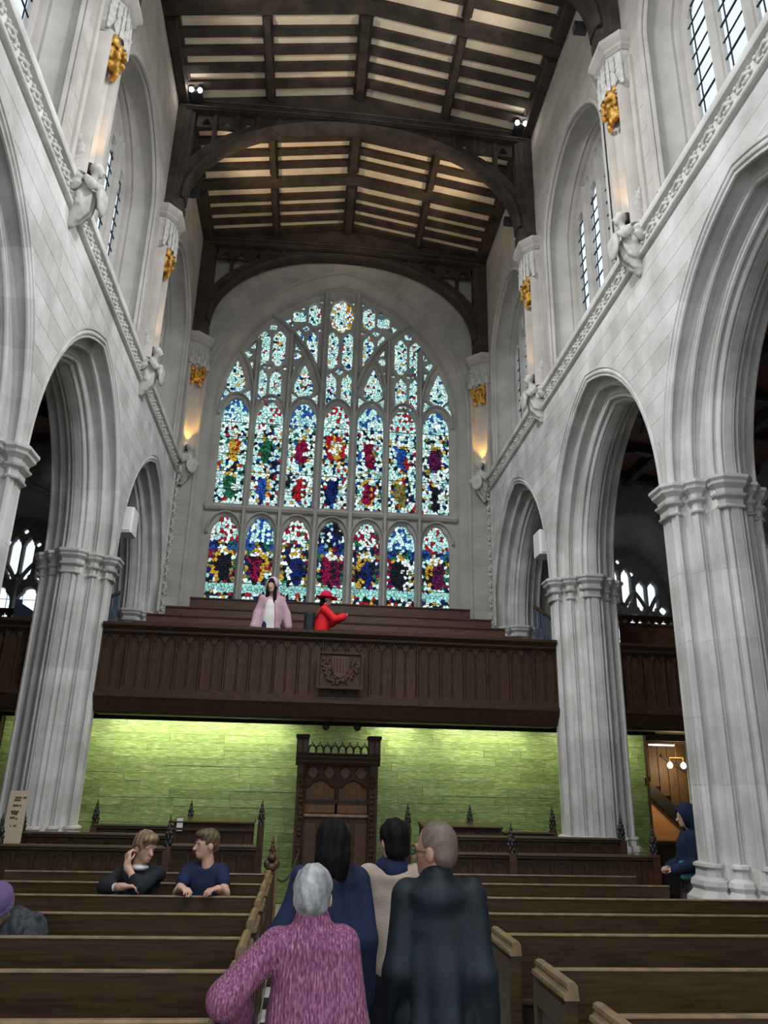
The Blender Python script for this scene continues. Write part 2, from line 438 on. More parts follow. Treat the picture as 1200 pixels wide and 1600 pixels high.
HS, SPR, RISE = 2.18, 5.30, 2.80
AK, AE = 0.80, 2.4
def ext_h(t): return RISE*(AK*math.sqrt(max(0.0, 1-t**AE)) + (1-AK)*(1-t))
def E_pt(th):
    t = math.sin(th); return HS*t, SPR + ext_h(t)
def E_in(th, r, sgn):
    """point r inside the extrados; the two halves meet on a mitre at the point"""
    u, z = E_pt(th)
    e = 1e-4; a, c = E_pt(max(th-e, 0)), E_pt(min(th+e, PI/2))
    du, dz = c[0]-a[0], c[1]-a[1]; l = math.hypot(du, dz)
    if th > PI/2-1e-3: du, dz, l = 0, -1, 1
    nx, nz = dz/l, -du/l
    if th < 1e-6: return 0.0, z + r/nz
    uu = u + nx*r
    return max(0.0, uu)*sgn, z + nz*r
def ext_z(u): return SPR + ext_h(min(1.0, abs(u)/HS))
# half profile of arch and pier: d from the nave face, r inwards from the extrados
HALF = [(0,0),(0,.030),(.022,.036),(.022,.050),(.007,.058),(0,.080),(.007,.102),(.025,.112),(.030,.120),(.024,.132),(.028,.150),(.048,.158),
        (.062,.145),(.078,.115),(.100,.095),(.130,.088),(.160,.100),(.185,.130),(.200,.165),(.207,.200),
        (.192,.206),(.192,.226),(.206,.232),(.198,.250),(.205,.270),(.225,.281),(.245,.272),(.255,.254),(.264,.264),(.276,.262),
        (.286,.245),(.305,.228),(.330,.232),(.355,.255),(.370,.295),(.376,.340),
        (.360,.348),(.360,.372),(.376,.380),(.366,.400),(.372,.425),(.392,.438),(.412,.432),(.426,.414),(.437,.424),(.434,.450),(.450,.475),(.470,.486),(.490,.480),(.502,.468),(.502,.497),(.55,.497)]
TW = 1.10
PROF = HALF + [(TW-d, r) for d, r in HALF[::-1][1:]]

walls = {}
for side, s, X0 in SIDES:
    fn = wallmap(s, X0)
    # the wall core above the arcade, one slab with the arches cut out of it
    b = MB()
    for bi in range(5):
        yc = (PY[bi]+PY[bi+1])/2
        ys = sorted(set([yc-2.2, yc-HS] + [yc+HS*math.sin(a*PI/2/14)*sg for a in range(15) for sg in (-1, 1)] + [yc+HS, yc+2.2]))
        for y0, y1 in zip(ys[:-1], ys[1:]):
            if y1-y0 < 1e-5: continue
            za, zb = ext_z(y0-yc), ext_z(y1-yc)
            if abs(y0-yc) > HS-1e-6 and abs(y1-yc) > HS-1e-6: za = zb = SPR
            b.prism([(y0, za), (y1, zb), (y1, 8.6), (y0, 8.6)], fn, 0.0035, TW)
    w = b.build('wall_'+side, 'mortar')
    struct(w, 'pale ashlar nave wall with pointed arcade and clerestory on the %s' % side, 'wall')
    walls[side] = w

def stone_field(parent, fn, y0, y1, z0, z1, lower, breaks, ch, ln, mat, d0=0.0, d1=0.05, seed=1, gap=0.009, upper=None):
    r = random.Random(seed); z = z0; row = 0
    n = max(1, round((z1-z0)/ch)); h = (z1-z0)/n
    for i in range(n):
        za, zb = z0+i*h, z0+(i+1)*h
        y = y0 - (ln*0.5 if i % 2 else 0)*r.uniform(.8, 1.2)
        while y < y1:
            l = ln*r.uniform(.75, 1.25); a, c = max(y, y0), min(y+l, y1); y += l
            if y1-y < ln*.3: c = y1; y = y1
            if c-a < 0.03: continue
            ys = sorted(set([a+gap/2, c-gap/2] + [a+(c-a)*k/14 for k in range(1, 14)] + [q for q in breaks if a < q < c]))
            run = []; runs = []
            for yy in ys:
                lo = max(za+gap/2, lower(yy)); up = min(zb-gap/2, upper(yy)) if upper else zb-gap/2
                if lo < up-0.012: run.append((yy, lo, up))
                else:
                    if len(run) > 1: runs.append(run)
                    run = []
            if len(run) > 1: runs.append(run)
            for run in runs:
                poly = [(p, q) for p, q, t in run] + [(p, t) for p, q, t in run[::-1]]
                MB().prism(poly, fn, d0, d1).build('stone', mat, parent)

# arcade: voussoirs, stones, string course -------------------------------------------------
def arch_sweep(fn, yc, sgn, t0, t1, nseg):
    rings = []
    for k in range(nseg+1):
        th = t0+(t1-t0)*k/nseg
        rings.append([fn(yc+E_in(th, r, sgn)[0], E_in(th, r, sgn)[1], d) for d, r in PROF])
    return MB().loft(rings, closed=False, caps=False)
NV = 7
for side, s, X0 in SIDES:
    fn = wallmap(s, X0); w = walls[side]
    for bi in range(2, 5):
        yc = (PY[bi]+PY[bi+1])/2
        for sgn in (-1, 1):
            for k in range(NV):
                t0, t1 = PI/2*(1-k/NV), PI/2*(1-(k+1)/NV)
                arch_sweep(fn, yc, sgn, t0, max(t1, 0), 4).build('voussoir', 'stone', w, smooth=True, angle=30)
        stone_field(w, fn, yc-2.2, yc+2.2, SPR, 8.56,
                    lambda y, yc=yc: ext_z(y-yc) if abs(y-yc) < HS else SPR, [yc-HS, yc, yc+HS], .31, .78, 'stone', seed=bi*7+(s > 0))
    # string course
    prof = [(.02,8.53),(-.04,8.535),(-.06,8.55),(-.066,8.575),(-.055,8.60),(-.03,8.61),(-.012,8.63),(-.012,8.825),(-.04,8.84),(-.075,8.85),(-.085,8.87),(-.085,8.945),(-.06,8.975),(0,9.02),(.02,9.02)]
    MB().loft([[fn(y, z, d) for d, z in prof] for y in (1.55, YW)]).build('string_course', 'stone', w, smooth=True, angle=40)

# carved leaf for friezes
def leaf_mesh():
    pr = [('cone', (-.13, 0, -.02), (-.03, 0, .045), .022, .03, .02), ('cone', (-.03, 0, .045), (.08, 0, .03), .03, .026, .02),
          ('cone', (.08, 0, .03), (.115, 0, -.035), .026, .02, .02), ('cone', (.115, 0, -.035), (.05, 0, -.05), .02, .014, .01),
          ('ell', (-.06, 0, -.045), (.045, .03, .03), .012), ('ell', (.0, -.01, -.03), (.03, .034, .026), .01),
          ('ell', (-.10, 0, .055), (.035, .028, .026), .012), ('ell', (.02, -.012, .07), (.034, .03, .02), .01), ('ell', (.145, 0, .05), (.03, .026, .03), .01)]
    return sdf_mesh('carved_leaf', pr, (-.19, -.05, -.1), (.2, .05, .11), .011, 'carved')
LEAF = leaf_mesh()
for side, s, X0 in SIDES:
    y = 4.4
    while y < 16.75:
        o = link('carved_leaf', LEAF, walls[side]); o.location = (X0-s*.022, y, 8.728); o.rotation_euler = (0, 0, PI/2)
        y += .37
    # carved vertical strip in the corner by the west wall
    st = MB().box(*sorted((X0-s*.02, X0+s*.03)), 16.60, 16.68, 5.3, 8.53).box(*sorted((X0-s*.02, X0+s*.03)), 16.90, 16.98, 5.3, 8.53)
    st.build('carved_strip', 'carved', walls[side])
    z = 5.5
    while z < 8.5:
        o = link('carved_leaf', LEAF, walls[side]); o.location = (X0-s*.015, 16.79, z); o.rotation_euler = (PI/2*1.0, PI/2, PI/2)
        z += .37

# piers ----------------------------------------------------------------------------------------
BASE_Z, CAP0, CAP1 = 1.22, 4.93, 5.30
def pier_ring(scale=1.0):
    q = [(d-TW/2, r+.02) for d, r in PROF]
    pts = q + [(d, -b) for d, b in q[::-1]]
    return [(d*scale, b*scale) for d, b in pts]
def half_oct(cx, cy, hx, hy, ch):
    return [(cx-hx, cy-hy+ch), (cx-hx+ch, cy-hy), (cx+hx-ch, cy-hy), (cx+hx, cy-hy+ch), (cx+hx, cy+hy-ch), (cx+hx-ch, cy+hy), (cx-hx+ch, cy+hy), (cx-hx, cy+hy-ch)]
GROUPS = [(-.50, 0, .07, .16, .05), (.50, 0, .07, .16, .05), (0, .44, .15, .07, .05), (0, -.44, .15, .07, .05)] + \
         [(a*.305, c*.26, .05, .05, .028) for a in (-1, 1) for c in (-1, 1)]
CAPP = [(0.0, 4.905), (.022, 4.915), (.028, 4.935), (.006, 4.955), (.008, 5.02), (.05, 5.05), (.058, 5.075), (.02, 5.09), (.025, 5.14), (.075, 5.19), (.08, 5.22), (.105, 5.25), (.105, 5.285), (.085, 5.296)]
BASP = [(.0, 1.25), (.03, 1.235), (.035, 1.21), (.012, 1.19), (.02, 1.12), (.06, 1.085), (.07, 1.04), (.05, 1.0), (.07, .97), (.11, .93), (.115, .87), (.10, .84)]
def cap_mesh(g, prof, name):
    cx, cy, hx, hy, ch = g
    return MB().loft([[(x, y, z) for x, y in half_oct(cx, cy, hx+e, hy+e, ch+e*.55)] for e, z in prof]).mesh(name, 'stone', True, 30)
CAPM = [cap_mesh(g, CAPP, 'capital') for g in GROUPS]
BASM = [cap_mesh(g, BASP, 'base') for g in GROUPS]
zs = [1.22, 1.98, 2.66, 3.46, 4.22, 4.93]
DRUM = [MB().loft([[(x, y, z) for x, y in pier_ring()] for z in (a+.003, c-.003)]).mesh('shaft_drum', 'stone', True, 30) for a, c in zip(zs[:-1], zs[1:])]
CORE = MB().loft([[(x, y, z) for x, y in pier_ring(.993)] for z in (.8, 5.29)]).mesh('joint_core', 'mortar', True, 50)
PLIN = MB().loft([[(x, y, z) for x, y in half_oct(0, 0, .70+e, .64+e, .36)] for e, z in ((.06, 0), (.06, .12), (0, .17), (0, .80), (-.03, .85))]).mesh('plinth', 'stone')
pier_labels = {('left', 2): 'clustered stone pier on the left beside the camera, out at the frame edge',
               ('left', 3): 'clustered stone pier cut by the left edge, its moulded capitals showing',
               ('left', 4): 'clustered stone pier at the left end of the gallery front',
               ('right', 2): 'clustered stone pier on the right beside the camera, out at the frame edge',
               ('right', 3): 'tall clustered stone pier on the right beside the hooded person',
               ('right', 4): 'clustered stone pier at the right end of the gallery front'}
for side, s, X0 in SIDES:
    for i in (2, 3, 4):
        t = thing('stone_pier', pier_labels[(side, i)], 'pier', 'arcade piers', (X0+s*TW/2, PY[i], 0), 0 if s > 0 else PI)
        link('plinth', PLIN, t); link('joint_core', CORE, t)
        for m in BASM: link('base', m, t)
        for m in DRUM: link('shaft_drum', m, t)
        for m in CAPM: link('capital', m, t)
    # respond half-pier at the west wall
    t = thing('wall_respond', 'half pier against the west wall at the %s end of the gallery seats' % side, 'pier', None, (X0+s*TW/2, 16.95, 0), 0 if s > 0 else PI)
    link('plinth', PLIN, t); link('joint_core', CORE, t)
    for m in BASM: link('base', m, t)
    for m in DRUM: link('shaft_drum', m, t)
    for m in CAPM: link('capital', m, t)

# clerestory ----------------------------------------------------------------------------------
CW, CSILL, CSPR, CRISE = 1.52, 9.02, 11.65, 1.45
def four_arch(hw, rise, n=14, k=0.88):
    """points of a depressed pointed arch from +hw over the crown to -hw, starting at height 0"""
    pts = []
    for i in range(n+1):
        th = PI/2*(1-i/n); pts.append((hw*math.sin(th), rise*(k*math.cos(th)+(1-k)*(1-math.sin(th)))))
    return pts + [(-u, z) for u, z in pts[::-1][1:]]
def arch_outline(yc, hw, sill, spr, rise, n=14, k=0.88):
    a = four_arch(hw, rise, n, k)
    return [(yc+hw, sill)] + [(yc+u, spr+z) for u, z in a] + [(yc-hw, sill)]
def chood(u):
    t = min(1, abs(u)/CW); return CSPR + CRISE*(.88*math.sqrt(max(0, 1-t*t))+.12*(1-t))
def sweep_outline(outs, fn):
    """outs: list of (outline, depth) rings, open along the outline"""
    return MB().loft([[fn(u, z, d) for u, z in o] for o, d in outs], closed=False, caps=False)
def lancet(cx, w, z0, z1, cusp=True, foil=0.035, n=7):
    """a light with a cusped pointed head"""
    hw = w/2; hs = z1 - w*0.85
    pts = [(cx-hw, z0), (cx+hw, z0), (cx+hw, hs)]
    R_ = []
    for i in range(n+1):
        t = i/n; a = t*PI/2
        u = hw*(math.cos(a)**1.0)*(1-.12*math.sin(a)); z = hs + (z1-hs)*(math.sin(a)**.85)
        if cusp and 0.05 < t < .95: u -= foil*abs(math.sin(PI*t*2))*0.0 + foil*max(0, math.cos(2*PI*(t-.5)*1.0))*(1 if abs(t-.5) < .16 else 0)
        R_.append((max(u, 0), z))
    pts += [(cx+u, z) for u, z in R_[1:]] + [(cx-u, z) for u, z in R_[::-1][1:-1]] + [(cx-hw, hs)]
    return pts
clear_count = 0
def leaded_light(parent, fn, cy, w, z0, z1, d, rows, cols=1):
    """panes, saddle bars and lead lines of one clear light"""
    ph = (z1-z0)/rows
    for i in range(rows):
        MB().add([fn(cy-w/2-.02, z0+i*ph, d), fn(cy+w/2+.02, z0+i*ph, d), fn(cy+w/2+.02, z0+(i+1)*ph, d), fn(cy-w/2-.02, z0+(i+1)*ph, d)], [(0, 1, 2, 3)]).build('pane', 'clear_glass', parent)
        if i:
            th = .011 if i % 2 == 0 else .005
            MB().prism([(cy-w/2-.02, z0+i*ph-th), (cy+w/2+.02, z0+i*ph-th), (cy+w/2+.02, z0+i*ph+th), (cy-w/2-.02, z0+i*ph+th)], fn, d-.025, d-.004).build('saddle_bar', 'lead', parent)
    for u in (-.28*w, .28*w):
        MB().prism([(cy+u-.005, z0), (cy+u+.005, z0), (cy+u+.005, z1), (cy+u-.005, z1)], fn, d-.02, d-.003).build('lead_line', 'lead', parent)

wn = 2
for side, s, X0 in SIDES:
    fn = wallmap(s, X0); w = walls[side]
    for bi in range(0, 5):
        yc = (PY[bi]+PY[bi+1])/2; full = bi >= 2
        hole = arch_outline(yc, CW, CSILL+.05, CSPR, CRISE)
        MB().plate([(yc-2.2, 8.6), (yc+2.2, 8.6), (yc+2.2, 14.95), (yc-2.2, 14.95)], [hole], fn, .0035, .30).build('clerestory_wall', 'mortar', w)
        if full:
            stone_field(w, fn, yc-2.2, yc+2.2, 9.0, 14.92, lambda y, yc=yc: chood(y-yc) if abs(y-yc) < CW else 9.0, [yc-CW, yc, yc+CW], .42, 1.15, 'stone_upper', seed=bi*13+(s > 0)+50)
        win = sempty('window_%d' % wn, 'clerestory window of clear leaded glass, %s wall, %s bay' % (side, ('easternmost', 'second eastern', 'nearest', 'middle', 'far')[bi]), 'window'); wn += 1
        # splayed and moulded reveal
        rp = [(-.03, -.02), (-.045, .01), (-.035, .05), (0.0, .065), (.02, .05), (.04, .075), (.07, .08), (.09, .05), (.16, .02), (.26, .03), (.36, .07), (.40, .11), (.44, .105), (.47, .13), (.52, .14), (.66, .17)]
        outs = [(arch_outline(yc, CW-r, CSILL+.03, CSPR, CRISE-r), d) for d, r in rp]
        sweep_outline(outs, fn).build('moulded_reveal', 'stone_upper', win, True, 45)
        hwg = CW-.16
        MB().add([fn(yc-CW, CSILL-.02, -.02), fn(yc+CW, CSILL-.02, -.02), fn(yc+CW, CSILL+.28, .68), fn(yc-CW, CSILL+.28, .68)], [(0, 1, 2, 3)]).build('sill', 'stone_upper', win)
        # tracery plate with four lights
        pitch = 2*hwg/4; holes = []
        out = arch_outline(yc, hwg+.05, CSILL+.2, CSPR, CRISE-.14)
        for k in range(4):
            cy = yc + (k-1.5)*pitch; top = 12.10 if k in (0, 3) else 12.22
            holes.append(lancet(cy, pitch-.13, CSILL+.26, top))
        for k in range(3):
            cy = yc+(k-1)*pitch; zt = 12.25
            holes.append(lancet(cy-.11, .15, 12.20, 12.58 if k != 1 else 12.78, False)); holes.append(lancet(cy+.11, .15, 12.20, 12.58 if k != 1 else 12.78, False))
        MB().plate(out, holes, fn, .53, .62, .02).build('tracery', 'stone_upper', win)
        for k in range(5):
            cy = yc+(k-2)*pitch
            if k in (0, 4): continue
            MB().prism([(cy-.025, .46), (cy+.025, .46), (cy+.055, .52), (cy+.06, .60), (cy-.06, .60), (cy-.055, .52)], lambda u, d, z: fn(u, z, d), CSILL+.1, 12.45).build('mullion', 'stone_upper', win)
        for k in range(4):
            leaded_light(win, fn, yc+(k-1.5)*pitch, pitch-.10, CSILL+.26, 12.25, .60, 11 if full else 3)
        MB().add([fn(yc-hwg, 12.2, .605), fn(yc+hwg, 12.2, .605), fn(yc+hwg, 13.1, .605), fn(yc-hwg, 13.1, .605)], [(0, 1, 2, 3)]).build('head_pane', 'clear_glass', win)
        # parapet above the window behind the moulding
    MB().plate([(PY[0]-.0, 12.0), (YW, 12.0), (YW, 15.6), (PY[0], 15.6)], [], fn, .70, .9) if False else None
# ------------------------------------------------------------------ west wall and great window
WX = 0.40
wf = lambda x, z, d: (x, YW+d, z)
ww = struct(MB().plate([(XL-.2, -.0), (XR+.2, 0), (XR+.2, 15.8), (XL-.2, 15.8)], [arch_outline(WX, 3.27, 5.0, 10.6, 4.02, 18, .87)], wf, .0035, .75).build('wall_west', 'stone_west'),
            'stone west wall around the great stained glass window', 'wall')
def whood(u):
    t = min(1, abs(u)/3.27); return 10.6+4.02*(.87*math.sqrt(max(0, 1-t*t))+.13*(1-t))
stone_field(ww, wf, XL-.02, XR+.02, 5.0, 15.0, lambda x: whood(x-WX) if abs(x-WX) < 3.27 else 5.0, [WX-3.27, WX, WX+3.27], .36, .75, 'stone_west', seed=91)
win = sempty('window_1', 'great seven-light stained glass west window above the gallery', 'window')
def wo(r, sill): return arch_outline(WX, 3.27-r, sill, 10.6, 4.02-r*1.3, 18, .87-.07*min(1, r/.3))
rp = [(-.02, -.03), (-.03, .01), (-.02, .05), (.02, .06), (.03, .045), (.06, .07), (.09, .10), (.12, .12), (.16, .19), (.19, .235), (.23, .25), (.25, .235), (.27, .26), (.31, .285), (.36, .29), (.55, .30)]
sweep_outline([(wo(r, 5.2), d) for d, r in rp], wf).build('moulded_reveal', 'stone_west', win, True, 45)
MB().add([wf(WX-3.3, 5.15, -.05), wf(WX+3.3, 5.15, -.05), wf(WX+3.3, 5.3, .5), wf(WX-3.3, 5.3, .5)], [(0, 1, 2, 3)]).build('sill', 'stone_west', win)
GD = 0.42                                    # depth of the glass
PIT = 0.83
def foil(cx, cz, r, n=4, ph=0.0, amp=.28, m=6):
    N = n*m
    return [(cx+r*(1-amp+amp*abs(math.cos(n*(2*PI*i/N)/2)))*math.cos(2*PI*i/N+ph), cz+r*(1-amp+amp*abs(math.cos(n*(2*PI*i/N)/2)))*math.sin(2*PI*i/N+ph)) for i in range(N)]
def oval_light(cx, w, z0, z1, z0b=None):
    """ogee-topped, foiled-foot tracery light"""
    h = z1-z0; hw = w/2
    L_ = [(0, 0), (.38, .025), (.52, .07), (.45, .10), (.92, .14), (1, .21), (1, .82), (.80, .87), (.76, .90), (.36, .94), (.30, .97), (0, 1)]
    R_ = [(cx+hw*a, z0+h*t) for a, t in L_]
    return R_ + [(2*cx-x, z) for x, z in R_[::-1][1:-1]]
def skew_light(cx, w, z0l, z0r, z1):
    """light standing on an arched foot (feet at different heights)"""
    hw = w/2
    return [(cx-hw, z0l), (cx+hw, z0r), (cx+hw, z1-.22), (cx+hw*.75, z1-.12), (cx+hw*.3, z1-.08), (cx, z1), (cx-hw*.3, z1-.08), (cx-hw*.75, z1-.12), (cx-hw, z1-.22)]
def tear(cx, z0, z1, hw):
    L_ = [(0, 0), (.45, .06), (.55, .14), (.95, .22), (.92, .36), (.98, .42), (.75, .56), (.5, .72), (.25, .88), (0, 1)]
    R_ = [(cx+hw*a, z0+(z1-z0)*t) for a, t in L_]
    return R_ + [(2*cx-x, z) for x, z in R_[::-1][1:-1]]
openings = []       # (polygon, style, index)
for k in range(7):
    c = WX+(k-3)*PIT; w_ = .645 if k == 3 else .67
    openings.append((lancet(c, w_, 8.10, 10.86, n=9), 'upper', k))
    openings.append((lancet(c, w_-.02, 5.35, 7.78, n=9), 'lower', k))
def both(fn_):
    for sg in (-1, 1): fn_(sg)
def M(poly, sg): return [(WX+sg*u, z) for u, z in poly] if sg > 0 else [(WX-u, z) for u, z in poly]
def trace(sg):
    A = lambda p, st, i=0: openings.append((M(p, sg), st, i))
    A(tear(2.57, 10.95, 11.95, .23), 'tear', 1); A(tear(.88, 10.95, 11.95, .23), 'tear', 2)
    A(skew_light(1.59, .26, 10.97, 10.80, 11.76), 'shield', 1); A(skew_light(1.95, .26, 10.80, 10.97, 11.76)[::1], 'shield', 2)
    A(oval_light(1.57, .29, 11.86, 12.90), 'saint', 1); A(oval_light(1.96, .29, 11.86, 12.86), 'saint', 2)
    A(skew_light(.21, .26, 10.97, 10.80, 11.78), 'shield', 3); A(oval_light(.215, .29, 11.88, 12.98), 'shield', 4)
    A([(.60, 11.95), (.63, 11.78), (.855, 12.28), (.855, 12.72), (.80, 12.84), (.76, 12.88), (.73, 12.97), (.70, 12.88), (.64, 12.84), (.60, 12.72)], 'shield', 5)
    A([(.97, 12.52), (1.2, 12.78), (1.16, 12.88), (1.1, 12.97), (1.02, 12.88), (.97, 12.80)], 'pale')
    A(foil(1.10, 13.36, .19, 4, PI/4, .3), 'pale', 1); A(oval_light(.71, .29, 13.12, 13.78), 'saint', 3)
    A(foil(2.35, 12.14, .115, 4, 0, .35), 'pale'); A(foil(1.10, 12.2, .11, 4, 0, .35), 'pale'); A(foil(1.75, 12.99, .10, 4, PI/4, .35), 'pale')
    A(foil(.91, 13.03, .085, 4, 0, .4), 'pale')
    for tri in ([(2.93, 10.72), (2.80, 11.12), (2.70, 11.02)], [(2.16, 10.78), (2.40, 10.98), (2.22, 11.12)], [(1.13, 10.72), (1.16, 11.12), (.98, 10.98)], [(.50, 10.72), (.66, 11.02), (.53, 11.12)],
                [(2.20, 11.52), (2.33, 11.93), (2.20, 11.93)], [(1.15, 11.52), (1.15, 11.90), (1.02, 11.90)], [(2.17, 12.32), (2.29, 12.32), (2.17, 12.52)], [(1.14, 12.32), (1.02, 12.36), (1.14, 12.56)],
                [(1.33, 13.02), (1.50, 13.20), (1.33, 13.28)]):
        A(tri, 'tri')
    for (u, z) in ((1.38, 11.80), (1.77, 11.80), (.42+.14, 13.0), (.30, 12.9+.98), (.55, 13.86), (1.02, 13.62), (1.28, 13.10), (1.9, 11.80+.02)):
        A(foil(u, z, .035, 4, 0, .1, 2), 'pale')
trace(1); trace(-1)
openings.append(([(WX+(x-WX)*.66, 13.47+(z-13.47)*1.08) for x, z in foil(WX, 13.47, .46, 8, 0, .14, 5)], 'rose', 0))
openings.append((foil(WX, 11.83, .09, 4, 0, .4), 'pale', 0))
# stone plate in front of the glass
outl = arch_outline(WX, 2.99, 5.2, 10.6, 3.64, 18, .80)
def clip_ok(p):  # keep the openings inside the arch
    for u, z in p:
        t = abs(u-WX)/2.99
        if t >= .992: return False
        if z > 10.6 and z > 10.6+3.64*(.8*math.sqrt(1-t*t)+.2*(1-t))-.005: return False
    return True
openings = [o for o in openings if clip_ok(o[0])]
openings = [(p if st in ('upper', 'lower') else offset_poly(p, .016), st, i) for p, st, i in openings]
MB().plate(outl, [o[0] for o in openings], wf, .30, .41, .016).build('tracery', 'stone_west', win)
for k in range(-3, 5):                       # mullions
    u = (k-.5)*PIT; big = abs(u) < .5
    hw = .10 if big else .075
    top = {.415: 14.1, 1.245: 12.75, 2.075: 12.55, 2.905: 10.9}[round(abs(u), 3)]
    if abs(u) > 2.8: continue
    MB().prism([(WX+u-hw*.35, -.16), (WX+u+hw*.35, -.16), (WX+u+hw*.5, -.09), (WX+u+hw, 0), (WX+u-hw, 0), (WX+u-hw*.5, -.09)],
               lambda x, d, z: (x, YW+.33+d, z), 5.2, top).build('mullion', 'stone_west', win)
MB().prism([(0, 7.86), (-.10, 7.90), (-.14, 7.96), (-.10, 8.02), (0, 8.07)], lambda d, z, x: (x, YW+.31+d, z), WX-2.99, WX+2.99).build('transom', 'stone_west', win)
def bar(pts, r=.055):
    rings = []
    for i, (u, z) in enumerate(pts):
        a = pts[max(i-1, 0)]; c = pts[min(i+1, len(pts)-1)]
        dx, dz = c[0]-a[0], c[1]-a[1]; l = math.hypot(dx, dz); nx, nz = -dz/l, dx/l
        rings.append([(u+nx*r, YW+.32, z+nz*r), (u+nx*r*.4, YW+.20, z+nz*r*.4), (u-nx*r*.4, YW+.20, z-nz*r*.4), (u-nx*r, YW+.32, z-nz*r)])
    MB().loft(rings).build('tracery_bar', 'stone_west', win)
def bez(p0, p1, p2, n=10): return [((1-t)**2*p0[0]+2*t*(1-t)*p1[0]+t*t*p2[0], (1-t)**2*p0[1]+2*t*(1-t)*p1[1]+t*t*p2[1]) for t in [i/n for i in range(n+1)]]
for sg in (-1, 1):
    m_ = lambda p: [(WX+sg*u, z) for u, z in p]
    bar(m_(bez((1.78, 13.32), (.75, 12.6), (.45, 11.35), 12)), .075)
    bar(m_(bez((.93, 12.15), (1.18, 11.8), (1.24, 11.0))), .055)
    bar(m_(bez((2.50, 12.2), (2.2, 11.8), (2.10, 11.1))), .055)
    for k in (0, 1, 2):                      # arched heads over the main lights
        pass
for k in range(7):
    c = WX+(k-3)*PIT
    for z0, z1 in ((10.38, 10.98), (7.32, 7.86)):
        bar([(c-.40+.40*(1-math.cos(PI/2*i/6))*1.0, z0+(z1-z0)*math.sin(PI/2*i/6)) for i in range(7)], .032)
        bar([(c+.40-.40*(1-math.cos(PI/2*i/6))*1.0, z0+(z1-z0)*math.sin(PI/2*i/6)) for i in range(7)], .032)

# coloured pieces of the glass ----------------------------------------------------------------
AQ, WH, CY = (.46, .74, .68), (.76, .88, .78), (.24, .47, .47)
BL, NV_, RD, CR, GO, GR, DK, PU, OL = (.02, .075, .30), (.010, .020, .10), (.34, .014, .02), (.20, .010, .045), (.50, .29, .035), (.022, .12, .06), (.012, .013, .02), (.085, .012, .05), (.20, .16, .04)
UPF = [GO, GR, CR, GO, CR, BL, PU]; LOF = [GR, BL, RD, NV_, CR, OL, DK]
UP2 = [RD, DK, WH, RD, OL, RD, DK]; LO2 = [WH, GO, AQ, PU, GO, DK, WH]
BTF = [DK, CR, NV_, CR, NV_, DK, PU]; BT2 = [GO, GO, WH, PU, GO, WH, GO]
def glass_col(st, i, u, z, r):
    p = r.random()
    pale = AQ if p < .55 else WH if p < .85 else CY
    if st == 'upper':
        if z > 10.22:
            st_ = math.sin(u*52+i)
            if z > 10.52: c = (RD if i in (1, 3, 5) else BL) if (st_ > -.1 and p > .25) else AQ
            else: c = pale if (st_ > -.5 or p > .4) else (RD if i in (1, 3, 5) else BL)
            return c
        for (cz, fc, f2) in ((9.62, UPF[i], UP2[i]), (8.62, LOF[i], LO2[i])):
            q = ((u+.03*math.sin(i*3+cz*5)+.10*math.sin(i+cz)*(z-cz))/(.15+.05*(cz-z)))**2+((z-cz)/.40)**2
            if i == 3 and cz > 9: 
                rr = math.hypot(u/.26, (z-9.72)/.36)
                if rr < .55: return WH if p < .7 else GO
                if rr < 1: return RD if p < .6 else GO
                continue
            if q < 1:
                if (z-cz)/.36 > .62: return WH if p < .7 else GO
                if u > .06 and p < .45: return f2
                return fc if p < .75 else tuple(x*.5 for x in fc)
        if p < .60: return AQ if p < .34 else WH
        return [NV_, DK, GR, GO, RD, DK, CY, OL, DK, NV_, BL, CY][r.randrange(12)]
    if st == 'lower':
        if z > 7.18:
            st_ = math.sin(u*50+i*2)
            if i in (2, 4): return [WH, RD, AQ, GR, CR, WH][r.randrange(6)]
            if i == 3: return [DK, NV_, WH, DK, CY][r.randrange(5)]
            base = BL if i in (1, 5) else RD
            return base if st_ > .25 and p > .2 else pale
        if z > 6.98 and abs(u) > .1 and i not in (2, 4): return BL if p < .5 else NV_ if p < .8 else GR
        if z > 6.20:
            q = (u/.22)**2+((z-6.62)/.46)**2
            if q < 1:
                if (z-6.62)/.46 > .55: return WH if p < .6 else GO
                if u*(1 if i % 2 else -1) > .05 and p < .6: return BT2[i]
                return BTF[i] if p < .8 else DK
            return [GO, WH, DK, GR, OL, CR, AQ, NV_][r.randrange(8)]
        if z > 5.98: return (.30, .60, .52) if p < .7 else CY
        return [DK, WH, NV_, RD, GO, DK, AQ][r.randrange(7)]
    if st == 'shield':
        if p < .76: return pale
        return [BL, GO, RD, NV_, CY][r.randrange(5)]
    if st in ('saint', 'tear', 'rose'):
        if st == 'rose' and math.hypot(u, z-13.47) > .24: return [WH, GO, AQ, (.5, .12, .04), WH][r.randrange(5)]
        if p < .76: return pale
        return [RD, GR, BL, GO, NV_, DK][r.randrange(6)]
    return pale if p < .9 else BL
